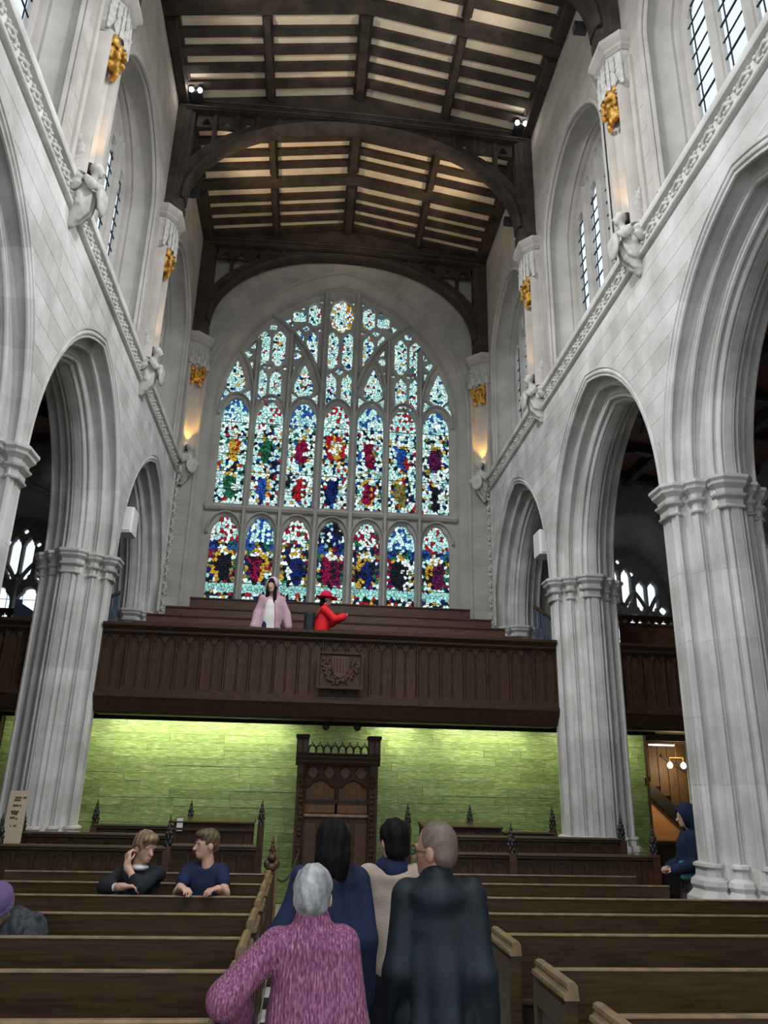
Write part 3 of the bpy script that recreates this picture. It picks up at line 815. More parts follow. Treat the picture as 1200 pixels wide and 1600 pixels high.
def stained(poly, st, i, idx):
    """irregular leaded pieces, each with its own colour"""
    r = random.Random(idx*17+3)
    us = [p[0] for p in poly]; zz = [p[1] for p in poly]
    u0, u1, z0, z1 = min(us)-.02, max(us)+.02, min(zz)-.02, max(zz)+.02
    main = st in ('upper', 'lower')
    cu = WX+(i-3)*PIT if main else sum(us)/len(us)
    sp = .082 if main else .07
    seeds, cols = [], []
    z = z0
    while z < z1+sp:
        u = u0-sp*.5*r.random()
        while u < u1+sp:
            a, b_ = u+r.uniform(-.4, .4)*sp, z+r.uniform(-.4, .4)*sp
            c = glass_col(st, i, a-cu, b_, r); v_ = r.uniform(.8, 1.15)
            seeds.append((a, b_)); cols.append([min(1, x*v_*.92) for x in c]); u += sp*r.uniform(.7, 1.3)
        z += sp*.9
    seeds = np.array(seeds); cols = np.array(cols)
    g = .0175
    nu, nz = max(2, int(math.ceil((u1-u0)/g))), max(2, int(math.ceil((z1-z0)/g)))
    U, Z = np.meshgrid(u0+(np.arange(nu)+.5)*g, z0+(np.arange(nz)+.5)*g, indexing='ij')
    U = U.ravel(); Z = Z.ravel()
    d = np.sqrt((U[:, None]-seeds[None, :, 0])**2*1.3+(Z[:, None]-seeds[None, :, 1])**2)
    o = np.argpartition(d, 1, axis=1)[:, :2]; d2 = np.take_along_axis(d, o, 1)
    sw = d2[:, 0] > d2[:, 1]; near = np.where(sw, o[:, 1], o[:, 0]); gap = np.abs(d2[:, 0]-d2[:, 1])
    C = cols[near]; C[gap < .0085] *= .08
    big = offset_poly(poly, .03)
    keep = np.array([in_poly(a, b_, big) for a, b_ in zip(U, Z)])
    vid = np.arange((nu+1)*(nz+1)).reshape(nu+1, nz+1)
    ii, jj = np.divmod(np.nonzero(keep)[0], nz)
    F = np.stack([vid[ii, jj], vid[ii+1, jj], vid[ii+1, jj+1], vid[ii, jj+1]], 1)
    used, inv = np.unique(F, return_inverse=True); F = inv.reshape(F.shape)
    if not len(F): return
    va, vb = np.divmod(used, nz+1)
    V = np.stack([u0+va*g, np.full(len(va), YW+GD), z0+vb*g], 1)
    me = bpy.data.meshes.new('stained_light'); me.from_pydata(V.tolist(), [], F.tolist())
    me.materials.append(MATS['stained_glass'])
    ca = me.color_attributes.new('glass', 'FLOAT_COLOR', 'CORNER')
    arr = np.ones((len(F)*4, 4), np.float32); arr[:, :3] = np.repeat(C[keep], 4, axis=0)
    ca.data.foreach_set('color', arr.ravel())
    link('stained_light', me, win)
for idx, (p, st, i) in enumerate(openings): stained(p, st, i, idx)
for k in range(7):
    c = WX+(k-3)*PIT
    for z in (8.5, 8.95, 9.4, 9.85, 10.25, 5.9, 6.2, 6.65, 7.12):
        MB().box(c-.35, c+.35, YW+.405, YW+.418, z-.008, z+.008).build('saddle_bar', 'lead', win)

# ------------------------------------------------------------------ roof
PLZ, RRISE, HW_ = 14.95, 0.60, (XR-XL)/2
def zr(x): return PLZ + RRISE*(1-abs(x-XC)/HW_)
roof = struct(MB().loft([[(XL-.9, y, PLZ+.12), (XC, y, PLZ+RRISE+.30), (XR+.9, y, PLZ+.12), (XR+.9, y, PLZ+.25), (XC, y, PLZ+RRISE+.5), (XL-.9, y, PLZ+.25)] for y in (PY[0], YW+.6)]).build('ceiling', 'roof_wood'),
              'low-pitched dark timber nave roof with pale plaster between the rafters', 'ceiling')
def sloped(x0, x1, y0, y1, a, c):
    """piece of roof between x0 and x1, from a to c above the soffit line"""
    return MB().add([(x0, y0, zr(x0)+a), (x1, y0, zr(x1)+a), (x1, y1, zr(x1)+a), (x0, y1, zr(x0)+a), (x0, y0, zr(x0)+c), (x1, y0, zr(x1)+c), (x1, y1, zr(x1)+c), (x0, y1, zr(x0)+c)],
                    [(0,3,2,1),(4,5,6,7),(0,1,5,4),(1,2,6,5),(2,3,7,6),(3,0,4,7)])
colx = [XL, XC-HW_/2, XC, XC+HW_/2, XR]
def moulded(x, w, d, y0, y1, z, name):
    """a longitudinal beam with a chamfered and beaded underside"""
    pr = [(-w, z+.2), (-w, z-.0), (-w*.82, z-.025), (-w*.70, z-.02), (-w*.62, z-d*.55), (-w*.50, z-d), (w*.50, z-d), (w*.62, z-d*.55), (w*.70, z-.02), (w*.82, z-.025), (w, z), (w, z+.2)]
    MB().loft([[(x+a, y, b_) for a, b_ in pr] for y in (y0, y1)]).build(name, 'roof_wood', roof, True, 30)
for hb in range(6):
    y0 = 3.75+hb*2.2; y1 = y0+2.2
    bw = .20
    for j, xa in enumerate((colx[1], colx[2], colx[3])):
        moulded(xa, .14 if j == 1 else .10, .16 if j == 1 else .12, y0+bw, y1-bw, zr(xa)+.06, 'ridge_beam' if j == 1 else 'purlin')
    moulded(XL+.12, .16, .16, y0+bw, y1-bw, zr(XL)+.10, 'wall_plate'); moulded(XR-.12, .16, .16, y0+bw, y1-bw, zr(XR)+.10, 'wall_plate')
    n = 5; p_ = (2.2-.26)/n
    for c in range(4):
        x0, x1 = colx[c], colx[c+1]
        for k in range(n):
            ya = y0+.13+k*p_
            sloped(x0, x1, ya+.02, ya+p_-.0, .095, .185).build('plaster_panel', 'plaster', roof)
            if k: 
                sloped(x0, x1, ya-.095, ya+.095, .02, .20).build('rafter', 'roof_wood', roof)
    if hb % 2 == 0:                           # principal between the trusses
        for c in range(4):
            x0, x1 = colx[c], colx[c+1]
            sloped(x0, x1, y1-.14, y1+.14, -.015, .2).build('principal_rafter', 'roof_wood', roof)
def truss(y, label, near):
    t = thing('roof_truss', label, 'roof truss', 'oak trusses of the nave roof', (XC, y, 0))
    hw = HW_; lz = PLZ-XC*0
    zrl = lambda u: PLZ+RRISE*(1-abs(u)/hw)
    f = lambda u, z, d: (u, d, z)
    bot = [(-hw, 14.80), (-hw*.5, 14.87), (0, 14.90), (hw*.5, 14.87), (hw, 14.80)]
    tie = bot + [(hw, zrl(hw)+.15), (0, zrl(0)+.22), (-hw, zrl(hw)+.15)]
    tb = MB().prism(tie, f, -.17, .17)
    tb.build('tie_beam', 'roof_wood', t)
    # beaded mouldings along the beam
    for dz in (.06, .20):
        MB().loft([[(u, -.17-.03, z+dz-.03), (u, -.17-.045, z+dz), (u, -.17-.03, z+dz+.03), (u, -.16, z+dz+.03), (u, -.16, z+dz-.03)] for u, z in bot]).build('bead', 'roof_wood', t)
    for sg in (-1, 1):
        f2 = lambda u, d, z: (sg*u, d, z)
        # moulded wall post
        pr = [(hw, -.19), (hw-.14, -.19), (hw-.17, -.15), (hw-.25, -.15), (hw-.29, -.11), (hw-.34, -.09), (hw-.34, .09), (hw-.29, .11), (hw-.25, .15), (hw-.17, .15), (hw-.14, .19), (hw, .19)]
        MB().prism(pr, f2, 12.34, 14.95).build('wall_post', 'roof_wood', t)
        # pendant foot
        MB().loft([[(sg*(hw-a), d*e, z) for a, d in ((0, -.2), (.2, -.2), (.36, -.09), (.36, .09), (.2, .2), (0, .2))] for e, z in ((1.0, 12.46), (1.1, 12.42), (1.1, 12.30), (.55, 12.16), (.15, 12.08))]).build('post_foot', 'roof_wood', t)
        # arched brace
        n = 16; a_, b_ = hw-.33, 2.22; z0 = 12.60
        inn = [(a_*math.cos(PI/2*i/n)**.94, z0+b_*math.sin(PI/2*i/n)) for i in range(n+1)]
        out = [((a_+.30)*math.cos(PI/2*i/n)**.9, z0+.02+(b_+.14)*math.sin(PI/2*i/n)) for i in range(n+1)]
        out = [(min(u, hw-.05), min(z, 14.92)) for u, z in out]
        for (h_, o_) in ((.10, 0), ):
            MB().loft([[(sg*i_[0], -h_, i_[1]), (sg*o[0], -h_, o[1]), (sg*o[0], h_, o[1]), (sg*i_[0], h_, i_[1])] for i_, o in zip(inn, out)]).build('arched_brace', 'roof_wood', t, True, 40)
        MB().loft([[(sg*u*1.0-sg*.0, dd, z+dzz) for dd, dzz in ((-.17, .05), (-.19, .02), (-.15, -.02), (-.08, -.035), (.08, -.035), (.15, -.02), (.19, .02), (.17, .05))] if i > 3 else
                   [(sg*(u+dzz), dd, z) for dd, dzz in ((-.17, .05), (-.19, .02), (-.15, -.02), (-.08, -.035), (.08, -.035), (.15, -.02), (.19, .02), (.17, .05))] for i, (u, z) in enumerate(inn)]).build('brace_moulding', 'roof_wood', t, True, 40)
        # struts and cusped heads in the spandrel
        for u in (1.62, 2.05, 2.48, 2.92):
            t_ = 1-(u/(a_+.2))**2
            zb = z0+(b_+.05)*math.sqrt(max(.0, t_))
            if zb < 14.8: MB().box(min(sg*u-.04, sg*u+.04), max(sg*u-.04, sg*u+.04), -.07, .07, zb-.05, 14.88).build('strut', 'roof_wood', t)
        for u in (1.84, 2.27, 2.70, 3.10):
            hole = foil(sg*u, 14.62, .10, 3, PI/2, .45, 6)
            MB().plate([(sg*u-.19, 14.50), (sg*u+.19, 14.50), (sg*u+.19, 14.86), (sg*u-.19, 14.86)], [hole, foil(sg*u, 14.56, .03, 4, 0, .1, 2)] if False else [hole], f, -.03, .03).build('cusped_head', 'roof_wood', t)
    return t
truss(8.15, 'oak roof truss nearest the camera, its right post foot at the top edge', True)
truss(12.55, 'oak roof truss with arched braces and lamps across the middle of the nave', True)
truss(16.76, 'oak roof truss standing against the west wall over the great window', False)
# ------------------------------------------------------------------ niches, angels and lamps of the clerestory
def angel_meshes():
    body = [('ell', (0, -.10, -.10), (.15, .13, .19), .03), ('ell', (0, -.12, .07), (.135, .10, .12), .05), ('cone', (0, -.15, .14), (0, -.18, .22), .042, .042, .02),
            ('ell', (0, -.205, .285), (.060, .070, .082), .015), ('ell', (0, -.185, .305), (.078, .075, .078), .012), ('cone', (0, -.27, .285), (0, -.285, .265), .010, .012, .008),
            ('cut', [('ell', (.026, -.268, .292), (.016, .014, .010), 0), ('ell', (-.026, -.268, .292), (.016, .014, .010), 0), ('ell', (0, -.275, .235), (.02, .012, .006), 0)], .008),
            ('cone', (-.135, -.12, .09), (-.165, -.24, -.04), .045, .042, .025), ('cone', (-.165, -.24, -.04), (-.08, -.30, .0), .040, .030, .015),
            ('cone', (.135, -.12, .09), (.165, -.24, -.04), .045, .042, .025), ('cone', (.165, -.24, -.04), (.08, -.30, .0), .040, .030, .015),
            ('cone', (0, -.09, -.24), (0, -.02, -.42), .12, .045, .05),
            ('warp', lambda P: .011*np.sin(P[:, 0]*75+P[:, 2]*14)*(P[:, 2] < .12)*(P[:, 2] > -.4))]
    def wing(sg):
        R_ = rot_m(-sg*.10, sg*.18)
        return [('ell', (sg*.21, -.035, .20), (.030, .085, .33), 0, R_), ('ell', (sg*.20, -.05, .02), (.045, .075, .14), .03, R_), ('cone', (sg*.12, -.05, .0), (sg*.19, -.05, .06), .05, .05, .03),
                ('warp', lambda P: .009*np.sin(P[:, 2]*85+P[:, 1]*40))]
    sh = [('ell', (0, -.30, -.12), (.125, .035, .15), .01), ('box', (0, -.295, -.05), (.115, .035, .075), .02, .02)]
    return (sdf_mesh('bust', body, (-.26, -.38, -.5), (.26, .06, .42), .011, 'carved'), sdf_mesh('wing', wing(1), (.03, -.18, -.2), (.40, .08, .60), .011, 'carved'),
            sdf_mesh('wing', wing(-1), (-.40, -.18, -.2), (-.03, .08, .60), .011, 'carved'), sdf_mesh('shield', sh, (-.18, -.38, -.36), (.18, -.22, .06), .011, 'carved'))
def rot_m(yaw, roll):
    cz, sz, cy, sy = math.cos(yaw), math.sin(yaw), math.cos(roll), math.sin(roll)
    return np.array([[cz, -sz, 0], [sz, cz, 0], [0, 0, 1]]) @ np.array([[cy, 0, sy], [0, 1, 0], [-sy, 0, cy]])
ANG = angel_meshes()
def gold_mesh():
    r = random.Random(5); pr = [('ell', (0, -.14, .0), (.17, .10, .17), .03)]
    for i in range(46):
        a = r.uniform(-1.4, 1.4); z = r.uniform(-.24, .22); q = (.22 if z > -.1 else .15)
        pr.append(('ell', (q*math.sin(a), -.10-q*math.cos(a)*.8, z), (r.uniform(.025, .05), r.uniform(.025, .05), r.uniform(.03, .06)), .012))
    return sdf_mesh('gold_lit_foliage', pr, (-.30, -.36, -.34), (.30, .02, .32), .015, 'gold_tone')  # its gold colour carries the amber uplight on the canopy
GOLD = gold_mesh()
def niche_meshes():
    h = [(-.42, .03), (-.42, -.04), (-.35, -.05), (-.32, -.02), (-.29, -.03), (-.28, -.14), (-.25, -.18), (-.215, -.18), (-.19, -.14), (-.18, -.09), (-.12, -.055), (0, -.04)]
    pl = h + [(-u, d) for u, d in h[::-1][1:]]
    pil = MB().loft([[(u, d, z) for u, d in pl] for z in (8.95, 11.75)]).mesh('niche_shaft', 'stone_upper', True, 35)
    ho = lambda p, w_, z: [(-w_, .02, z), (-w_, -p*.45, z), (-w_*.5, -p, z), (w_*.5, -p, z), (w_, -p*.45, z), (w_, .02, z)]
    cor = MB().loft([ho(.26, .36, 11.93), ho(.32, .41, 11.97), ho(.30, .40, 12.02), ho(.34, .44, 12.06), ho(.38, .46, 12.10), ho(.38, .46, 12.17), ho(.30, .40, 12.20)]).mesh('cornice', 'stone_upper')
    can = MB().loft([ho(.20, .30, 11.28), ho(.26, .34, 11.40), ho(.25, .34, 11.93)])
    for u, p in ((-.33, .13), (-.17, .26), (0, .275), (.17, .26), (.33, .13)):
        can.loft([[(u+a*e, -p-b_*e, z) for a, b_ in ((-.03, 0), (0, .035), (.03, 0), (0, -.02))] for e, z in ((1.1, 11.30), (.9, 11.62), (1.4, 11.66), (.8, 11.70), (.5, 11.9))])
    for u, p in ((-.25, .20), (-.085, .275), (.085, .275), (.25, .20)):
        can.add([(u-.075, -p-.005, 11.36), (u+.075, -p-.005, 11.36), (u, -p-.02, 11.60), (u, -p+.03, 11.50)], [(0, 1, 2), (0, 2, 3), (1, 3, 2)])
        can.lathe((u, -p-.01, 0), [(.012, 11.58), (.03, 11.63), (.012, 11.67), (.022, 11.74), (.008, 11.80), (.016, 11.85), (.003, 11.9)], 6)
    return pil, cor, can.mesh('canopy', 'carved')
NICHE = niche_meshes()
def spot(name, loc, target, energy, color, angle, blend=.5, size=.03, parent=None):
    l = bpy.data.lights.new(name, 'SPOT'); l.energy = energy; l.color = color; l.spot_size = math.radians(angle); l.spot_blend = blend; l.shadow_soft_size = size
    o = bpy.data.objects.new(name, l); COL.objects.link(o); o.location = loc
    d = Vector(target)-Vector(loc); o.rotation_euler = d.to_track_quat('-Z', 'Y').to_euler()
    if parent: o.parent = parent
    return o
NM = {3: 'nearest the camera', 4: 'second one in', 5: 'corner by great window'}
UP_E = {3: 4, 4: 4, 5: 8}
for side, s, X0 in SIDES:
    for i in (3, 4, 5):
        if i < 5: loc = (X0, PY[i], 0); rz = -PI/2 if s > 0 else PI/2; R_ = rz
        else: loc = (X0-s*.10, 16.90, 0); rz = -PI/4 if s > 0 else PI/4
        t = thing('stone_niche', 'empty stone niche under gold-lit canopy, %s wall, %s' % (side, NM[i]), 'niche', 'niches under the roof posts', loc, rz)
        link('niche_shaft', NICHE[0], t); link('cornice', NICHE[1], t); link('canopy', NICHE[2], t)
        g = link('gold_lit_foliage', GOLD, t); g.location = (0, 0, 11.15); g['label'] = 'carved foliage coloured gold for the uplight glow'
        a = thing('angel_corbel', 'carved stone angel with shield, %s wall, %s' % (side, NM[i]), 'carving', 'angel corbels on the string course', (loc[0], loc[1], 8.86), rz)
        a.scale = (1.18, 1.15, 1.18)
        for m in ANG: link(m.name.split('.')[0], m, a)
        u = thing('uplight', 'amber uplight on stone angel, %s wall, %s' % (side, NM[i]), 'lamp', 'uplights behind the angels', (loc[0], loc[1], 9.24), rz)
        MB().lathe((0, -.12, 0), [(.05, -.08), (.055, 0), (.06, .05), (.048, .055)], 10).build('lamp_body', 'iron', u)
        MB().lathe((0, -.12, .056), [(.04, 0), (.038, .004)], 10).build('lamp_lens', 'lamp_amber', u)
        spot('uplight_beam', (0, -.13, .075), (0, -.155, 2.0), UP_E[i]*8, (1, .52, .12), 60, .8, .03, u)
# lamps on the tie beam
for nm, x, k in (('left', -2.86, 0), ('right', 3.80, 1)):
    t = thing('floodlight', 'pair of bright floodlights on the roof truss by the %s wall' % nm, 'lamp', 'floodlights on the truss', (x, 12.05, 14.98))
    MB().box(-.12, .12, .0, .30, -.06, .0).build('bracket', 'iron', t)
    for dx in (-.085, .085):
        MB().lathe((dx, 0, 0), [(.02, .10), (.05, .08), (.06, .0), (.05, -.01)], 10).build('lamp_body', 'iron', t)
        pr = MB().lathe((dx, -.02, -.045), [(.005, -.045), (.035, -.03), (.045, 0), (.035, .03), (.005, .045)], 10).build('bulb', 'lamp_white', t, True)
# added floodlights, mostly hidden, on the roof posts to brighten roof and arcades
for ti, (ty, e_up, e_dn) in enumerate(((12.55, 300, 0), (8.15, 330, 1150), (3.75, 0, 1750), (-.65, 0, 1250))):
    for nm, sx, x in (('left', 1, XL+.42), ('right', -1, XR-.42)):
        t = thing('floodlight', 'added floodlight behind the %s post of the %s truss' % (nm, ('middle', 'near', 'overhead', 'rear')[ti]), 'lamp', 'added floodlights on the truss posts', (x, ty+.30, 13.1))
        MB().box(-.10, .10, -.06, .06, -.08, .08).build('lamp_body', 'iron', t)
        MB().box(-.08*1, .08, .062, .066, -.06, .06).build('lamp_lens', 'lamp_amber', t)
        MB().box(*sorted((0, -sx*.44)), -.03, .0, -.02, .02).build('bracket', 'iron', t)
        if e_up: spot('added_roof_beam', (0, .10, .05), (sx*2.6, 1.0, 2.3), e_up, (1, .74, .46) if ti == 0 else (1, .90, .76), 92, .8, .10, t)
        if e_dn: spot('added_arcade_beam', (sx*.1, .10, -.1), (sx*7.0, 3.6, -6.6), e_dn, (.975, .985, 1), 100, .9, .35, t)
# ------------------------------------------------------------------ aisles
AW = {'left': -9.05, 'right': 9.95}
nwin = wn
for side, s, X0 in SIDES:
    xo = AW[side]; xi = X0+s*TW
    cx = (xi+xo)/2
    hole = arch_outline(cx, 1.75, 3.3, 6.3, 2.0, 14, .85)
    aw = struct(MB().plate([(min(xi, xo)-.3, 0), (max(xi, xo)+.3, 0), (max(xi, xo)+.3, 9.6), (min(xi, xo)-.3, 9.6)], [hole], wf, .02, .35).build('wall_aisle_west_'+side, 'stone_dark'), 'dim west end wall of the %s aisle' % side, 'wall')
    wi = sempty('window_%d' % nwin, 'aisle window with branching tracery beyond the %s arcade' % side, 'window'); nwin += 1
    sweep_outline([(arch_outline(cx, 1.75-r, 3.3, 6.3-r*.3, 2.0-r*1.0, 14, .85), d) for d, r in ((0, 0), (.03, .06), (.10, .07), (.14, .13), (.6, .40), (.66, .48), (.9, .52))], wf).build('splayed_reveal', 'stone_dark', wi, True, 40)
    hwid, spr, rise = 1.32, 6.14, 1.60
    out = arch_outline(cx, hwid, 3.3, spr, rise, 14, .85)
    ho = []; P4 = 2*hwid/4
    for k in range(4):
        ho.append(lancet(cx+(k-1.5)*P4, P4-.14, 3.5, 5.95, n=9))
    for k in (-1, 0, 1):
        for dx in (-.15, .15): ho.append(oval_light(cx+k*P4+dx, .21, 6.08 if k else 6.15, 6.80 if k else 7.12))
    for u, z, r in ((0, 6.08, .08), (-P4*.5, 7.0, .06), (P4*.5, 7.0, .06), (0, 7.30, .06), (-P4*1.6, 6.1, .10), (P4*1.6, 6.1, .10)): ho.append(foil(cx+u, z, r, 4, 0, .3, 3))
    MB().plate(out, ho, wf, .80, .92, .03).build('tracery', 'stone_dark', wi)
    for k in (-1, 0, 1):
        MB().prism([(cx+k*P4-.03, -.1), (cx+k*P4+.03, -.1), (cx+k*P4+.07, 0), (cx+k*P4-.07, 0)], lambda x, d, z: (x, YW+.82+d, z), 3.3, 6.05 if k else 6.1).build('mullion', 'stone_dark', wi)
        for sg in (-1, 1):
            pts = bez((cx+k*P4, 5.85), (cx+k*P4, 6.15), (cx+k*P4+sg*.33, 6.55), 6)
            rings = []
            for i2, (u, z) in enumerate(pts):
                a = pts[max(i2-1, 0)]; c = pts[min(i2+1, 6)]; l = math.hypot(c[0]-a[0], c[1]-a[1]); nx, nz = -(c[1]-a[1])/l*.05, (c[0]-a[0])/l*.05
                rings.append([(u+nx, YW+.81, z+nz), (u, YW+.72, z), (u-nx, YW+.81, z-nz)])
            MB().loft(rings).build('tracery_bar', 'stone_dark', wi)
    for k in range(4): leaded_light(wi, wf, cx+(k-1.5)*P4, P4-.08, 3.5, 6.0, .90, 8)
    MB().add([wf(cx-hwid, 6.0, .905), wf(cx+hwid, 6.0, .905), wf(cx+hwid, 7.5, .905), wf(cx-hwid, 7.5, .905)], [(0, 1, 2, 3)]).build('head_pane', 'clear_glass', wi)
    # lean-to roof of the aisle
    zin, zout = 9.35, 8.75
    ar = struct(MB().add([(xi, 1.5, zin+.2), (xo, 1.5, zout+.2), (xo, YW, zout+.2), (xi, YW, zin+.2), (xi, 1.5, zin+.3), (xo, 1.5, zout+.3), (xo, YW, zout+.3), (xi, YW, zin+.3)], [(0,3,2,1),(4,5,6,7),(0,1,5,4),(1,2,6,5),(2,3,7,6),(3,0,4,7)]).build('ceiling_aisle_'+side, 'aisle_boards'), 'red-brown boarded roof of the %s aisle' % side, 'ceiling')
    zz_ = lambda x: zin+(zout-zin)*(x-xi)/(xo-xi)
    for k in range(9):
        y = 5.0+k*1.47
        MB().loft([[(x, y-.09, zz_(x)), (x, y+.09, zz_(x)), (x, y+.09, zz_(x)+.22), (x, y-.09, zz_(x)+.22)] for x in (xi, xo)]).build('beam', 'roof_wood', ar)
    for k in range(1, 4):
        x = xi+(xo-xi)*k/4
        MB().box(x-.09, x+.09, 4.5, YW, zz_(x)-.05, zz_(x)+.21).build('purlin', 'roof_wood', ar)
    for y in (10.9, 15.3):                     # arched braces of the aisle roof
        pts = bez((xi, 7.4), (xi+s*.3, 9.0), (xi+s*1.9, 9.1), 8)
        MB().loft([[(u, y-.08, z), (u, y+.08, z), (u+s*.05, y+.08, z+.22), (u+s*.05, y-.08, z+.22)] for u, z in pts]).build('arched_brace', 'roof_wood', ar)
    struct(MB().box(min(xi-s*.9, xo), max(xi-s*.9, xo), 1.3, 1.5, 0, 9.6).build('wall_aisle_blocker_'+side, 'stone_dark'), 'added unseen wall closing the %s aisle to keep it dark' % side, 'wall')  # added out of view to shut daylight out of the aisle
    # outer wall
    of = wallmap(s, xo)
    if s > 0:
        hole2 = arch_outline(15.4, 1.25, 4.2, 6.2, 1.5, 12, .85)
        ow = MB().plate([(1.5, 0), (YW+.4, 0), (YW+.4, 9.3), (1.5, 9.3)], [hole2], of, 0, .5)
    else: ow = MB().box(xo-.5, xo, 1.5, YW+.4, 0, 9.3); hole2 = None
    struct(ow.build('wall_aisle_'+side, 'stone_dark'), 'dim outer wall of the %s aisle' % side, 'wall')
    if hole2:
        wi = sempty('window_%d' % nwin, 'side window of the right aisle glimpsed at the right edge', 'window'); nwin += 1
        ho = [lancet(15.4+(k-1)*.8, .62, 4.3, 6.4) for k in range(3)] + [oval_light(15.4+k*.4, .26, 6.55, 7.25) for k in (-1, 1)]
        MB().plate(hole2, ho, of, .30, .42, .03).build('tracery', 'stone_dark', wi)
        for k in range(3): leaded_light(wi, of, 15.4+(k-1)*.8, .7, 4.3, 6.5, .40, 6)
        MB().add([of(14.2, 6.5, .405), of(16.6, 6.5, .405), of(16.6, 7.6, .405), of(14.2, 7.6, .405)], [(0, 1, 2, 3)]).build('head_pane', 'clear_glass', wi)

# ------------------------------------------------------------------ floor
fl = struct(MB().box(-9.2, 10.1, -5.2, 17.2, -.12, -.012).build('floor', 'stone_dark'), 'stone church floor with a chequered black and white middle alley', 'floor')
TB = MB().box(-.198, .198, -.198, .198, -.012, 0).mesh('tile', 'tile_black'); TWm = MB().box(-.198, .198, -.198, .198, -.012, 0).mesh('tile', 'tile_white')
for i in range(4):
    for j in range(22):
        o = link('tile', TB if (i+j) % 2 else TWm, fl); o.location = (-.03+i*.4, 3.0+j*.4, 0)

# ------------------------------------------------------------------ gallery
GY = 12.50
slab = struct(MB().box(-9.0, 9.9, GY+.12, 17.0, 2.96, 3.45).build('floor_gallery', 'dark_void'), 'dark floor slab of the west gallery', 'floor')
for k, (y0, z) in enumerate(((13.75, 3.85), (14.75, 4.22), (15.75, 4.65))):
    MB().box(-3.1, 3.95, y0, 17.0, 3.45, z).build('step', 'dark_void', slab)
def gallery_front(label, x0, x1, group='gallery fronts', y=GY):
    t = thing('gallery_parapet', label, 'parapet', group, (0, y, 0))
    L = x1-x0; n2 = max(1, round(L/.386)); p = L/n2
    def strip(name, prof): MB().loft([[(x, d, z) for d, z in prof] for x in (x0, x1)]).build(name, 'oak_dark', t, True, 30)
    strip('top_rail', [(.16, 4.08), (-.02, 4.08), (-.05, 4.11), (-.05, 4.14), (-.09, 4.17), (-.12, 4.20), (-.12, 4.235), (-.09, 4.25), (.16, 4.25)])
    strip('bottom_rail', [(.14, 3.22), (-.0, 3.22), (-.035, 3.20), (-.035, 3.17), (-.08, 3.15), (-.08, 3.10), (-.05, 3.07), (-.03, 3.02), (.0, 2.98), (.05, 2.90), (.14, 2.87)])
    strip('soffit_beam', [(.14, 2.98), (.14, 2.86), (.45, 2.86), (.45, 2.98)])
    pm = MB().box(-p/4+.012, p/4-.012, .045, .065, 3.21, 4.09).mesh('panel', 'oak_dark')
    mm = MB().loft([[(a, d, z) for a, d in ((-.022, .07), (-.022, .02), (-.008, -.015), (.008, -.015), (.022, .02), (.022, .07))] for z in (3.21, 4.09)]).mesh('muntin', 'oak_dark')
    ms = MB().loft([[(a, d, z) for a, d in ((-.014, .07), (-.014, .035), (-.005, .012), (.005, .012), (.014, .035), (.014, .07))] for z in (3.21, 4.09)]).mesh('minor_muntin', 'oak_dark')
    hw = p/4
    cusp = [(-hw, 4.09), (-hw, 3.93), (-hw*.82, 3.97), (-hw*.55, 3.99), (-hw*.62, 4.015), (-hw*.3, 4.045), (0, 4.055), (hw*.3, 4.045), (hw*.62, 4.015), (hw*.55, 3.99), (hw*.82, 3.97), (hw, 3.93), (hw, 4.09)]
    cm = MB().prism(cusp, lambda u, z, d: (u, d, z), .018, .045).mesh('cusped_head', 'oak_dark')
    fm = MB().prism([(-hw, 3.21), (hw, 3.21), (hw, 3.235), (-hw, 3.26)], lambda u, z, d: (u, d, z), .0, .05).mesh('foot_chamfer', 'oak_dark')
    for i in range(n2):
        for h in range(2):
            xc_ = x0+p*i+p/4+h*p/2
            for nm, m in (('panel', pm), ('cusped_head', cm), ('foot_chamfer', fm)): link(nm, m, t).location = (xc_, 0, 0)
        link('minor_muntin', ms, t).location = (x0+p*i+p/2, 0, 0); link('muntin', mm, t).location = (x0+p*i, 0, 0)
    link('muntin', mm, t).location = (x1, 0, 0)
    MB().box(x0, x1, .065, .10, 2.9, 4.1).build('backing', 'oak_dark', t)
    return t
gallery_front('long dark oak gallery front panelled between the two piers', XL+.004, XR-.004)
gallery_front('dark oak gallery front in the right aisle, right of the pier', XR+TW-.03, 9.9)
gallery_front('dark oak gallery front in the left aisle, cut by the left edge', -9.0, XL-TW+.03)
# carved plaque
t = thing('carved_plaque', 'square carved oak plaque with a shield hung on the gallery front', 'plaque', None, (.525, GY-.10, 3.61))
MB().box(-.37, .37, .0, .04, -.29, .29).build('board', 'oak_dark', t)
fr = MB().plate([(-.37, -.29), (.37, -.29), (.37, .29), (-.37, .29)], [[(-.32, -.245), (.32, -.245), (.32, .245), (-.32, .245)]], lambda u, z, d: (u, d, z), -.03, .01, .012); fr.build('frame', 'oak_dark', t)
sh = [(-.13, .22), (.13, .22), (.13, -.0), (.09, -.07), (0, -.12), (-.09, -.07), (-.13, 0)]
so = MB().prism(sh, lambda u, z, d: (u, d, z), -.03, .01).build('shield', 'oak_red', t)
for k in range(5): MB().box(-.10+k*.05-.01, -.10+k*.05+.01, -.042, -.03, -.03, .20).build('shield_bar', 'oak_dark', so)
r = random.Random(3); pr = []
for i in range(70):
    a = PI*(1.0+ (i/69.0)); rad = r.uniform(.16, .29)
    pr.append(('ell', (rad*1.0*math.cos(a), 0, .06+rad*.98*math.sin(a)), (r.uniform(.015, .035), .022, r.uniform(.015, .035)), .008))
for i in range(26):
    sg = -1 if i % 2 else 1; pr.append(('ell', (sg*r.uniform(.17, .29), 0, r.uniform(0, .2)), (r.uniform(.012, .03), .022, r.uniform(.015, .03)), .008))
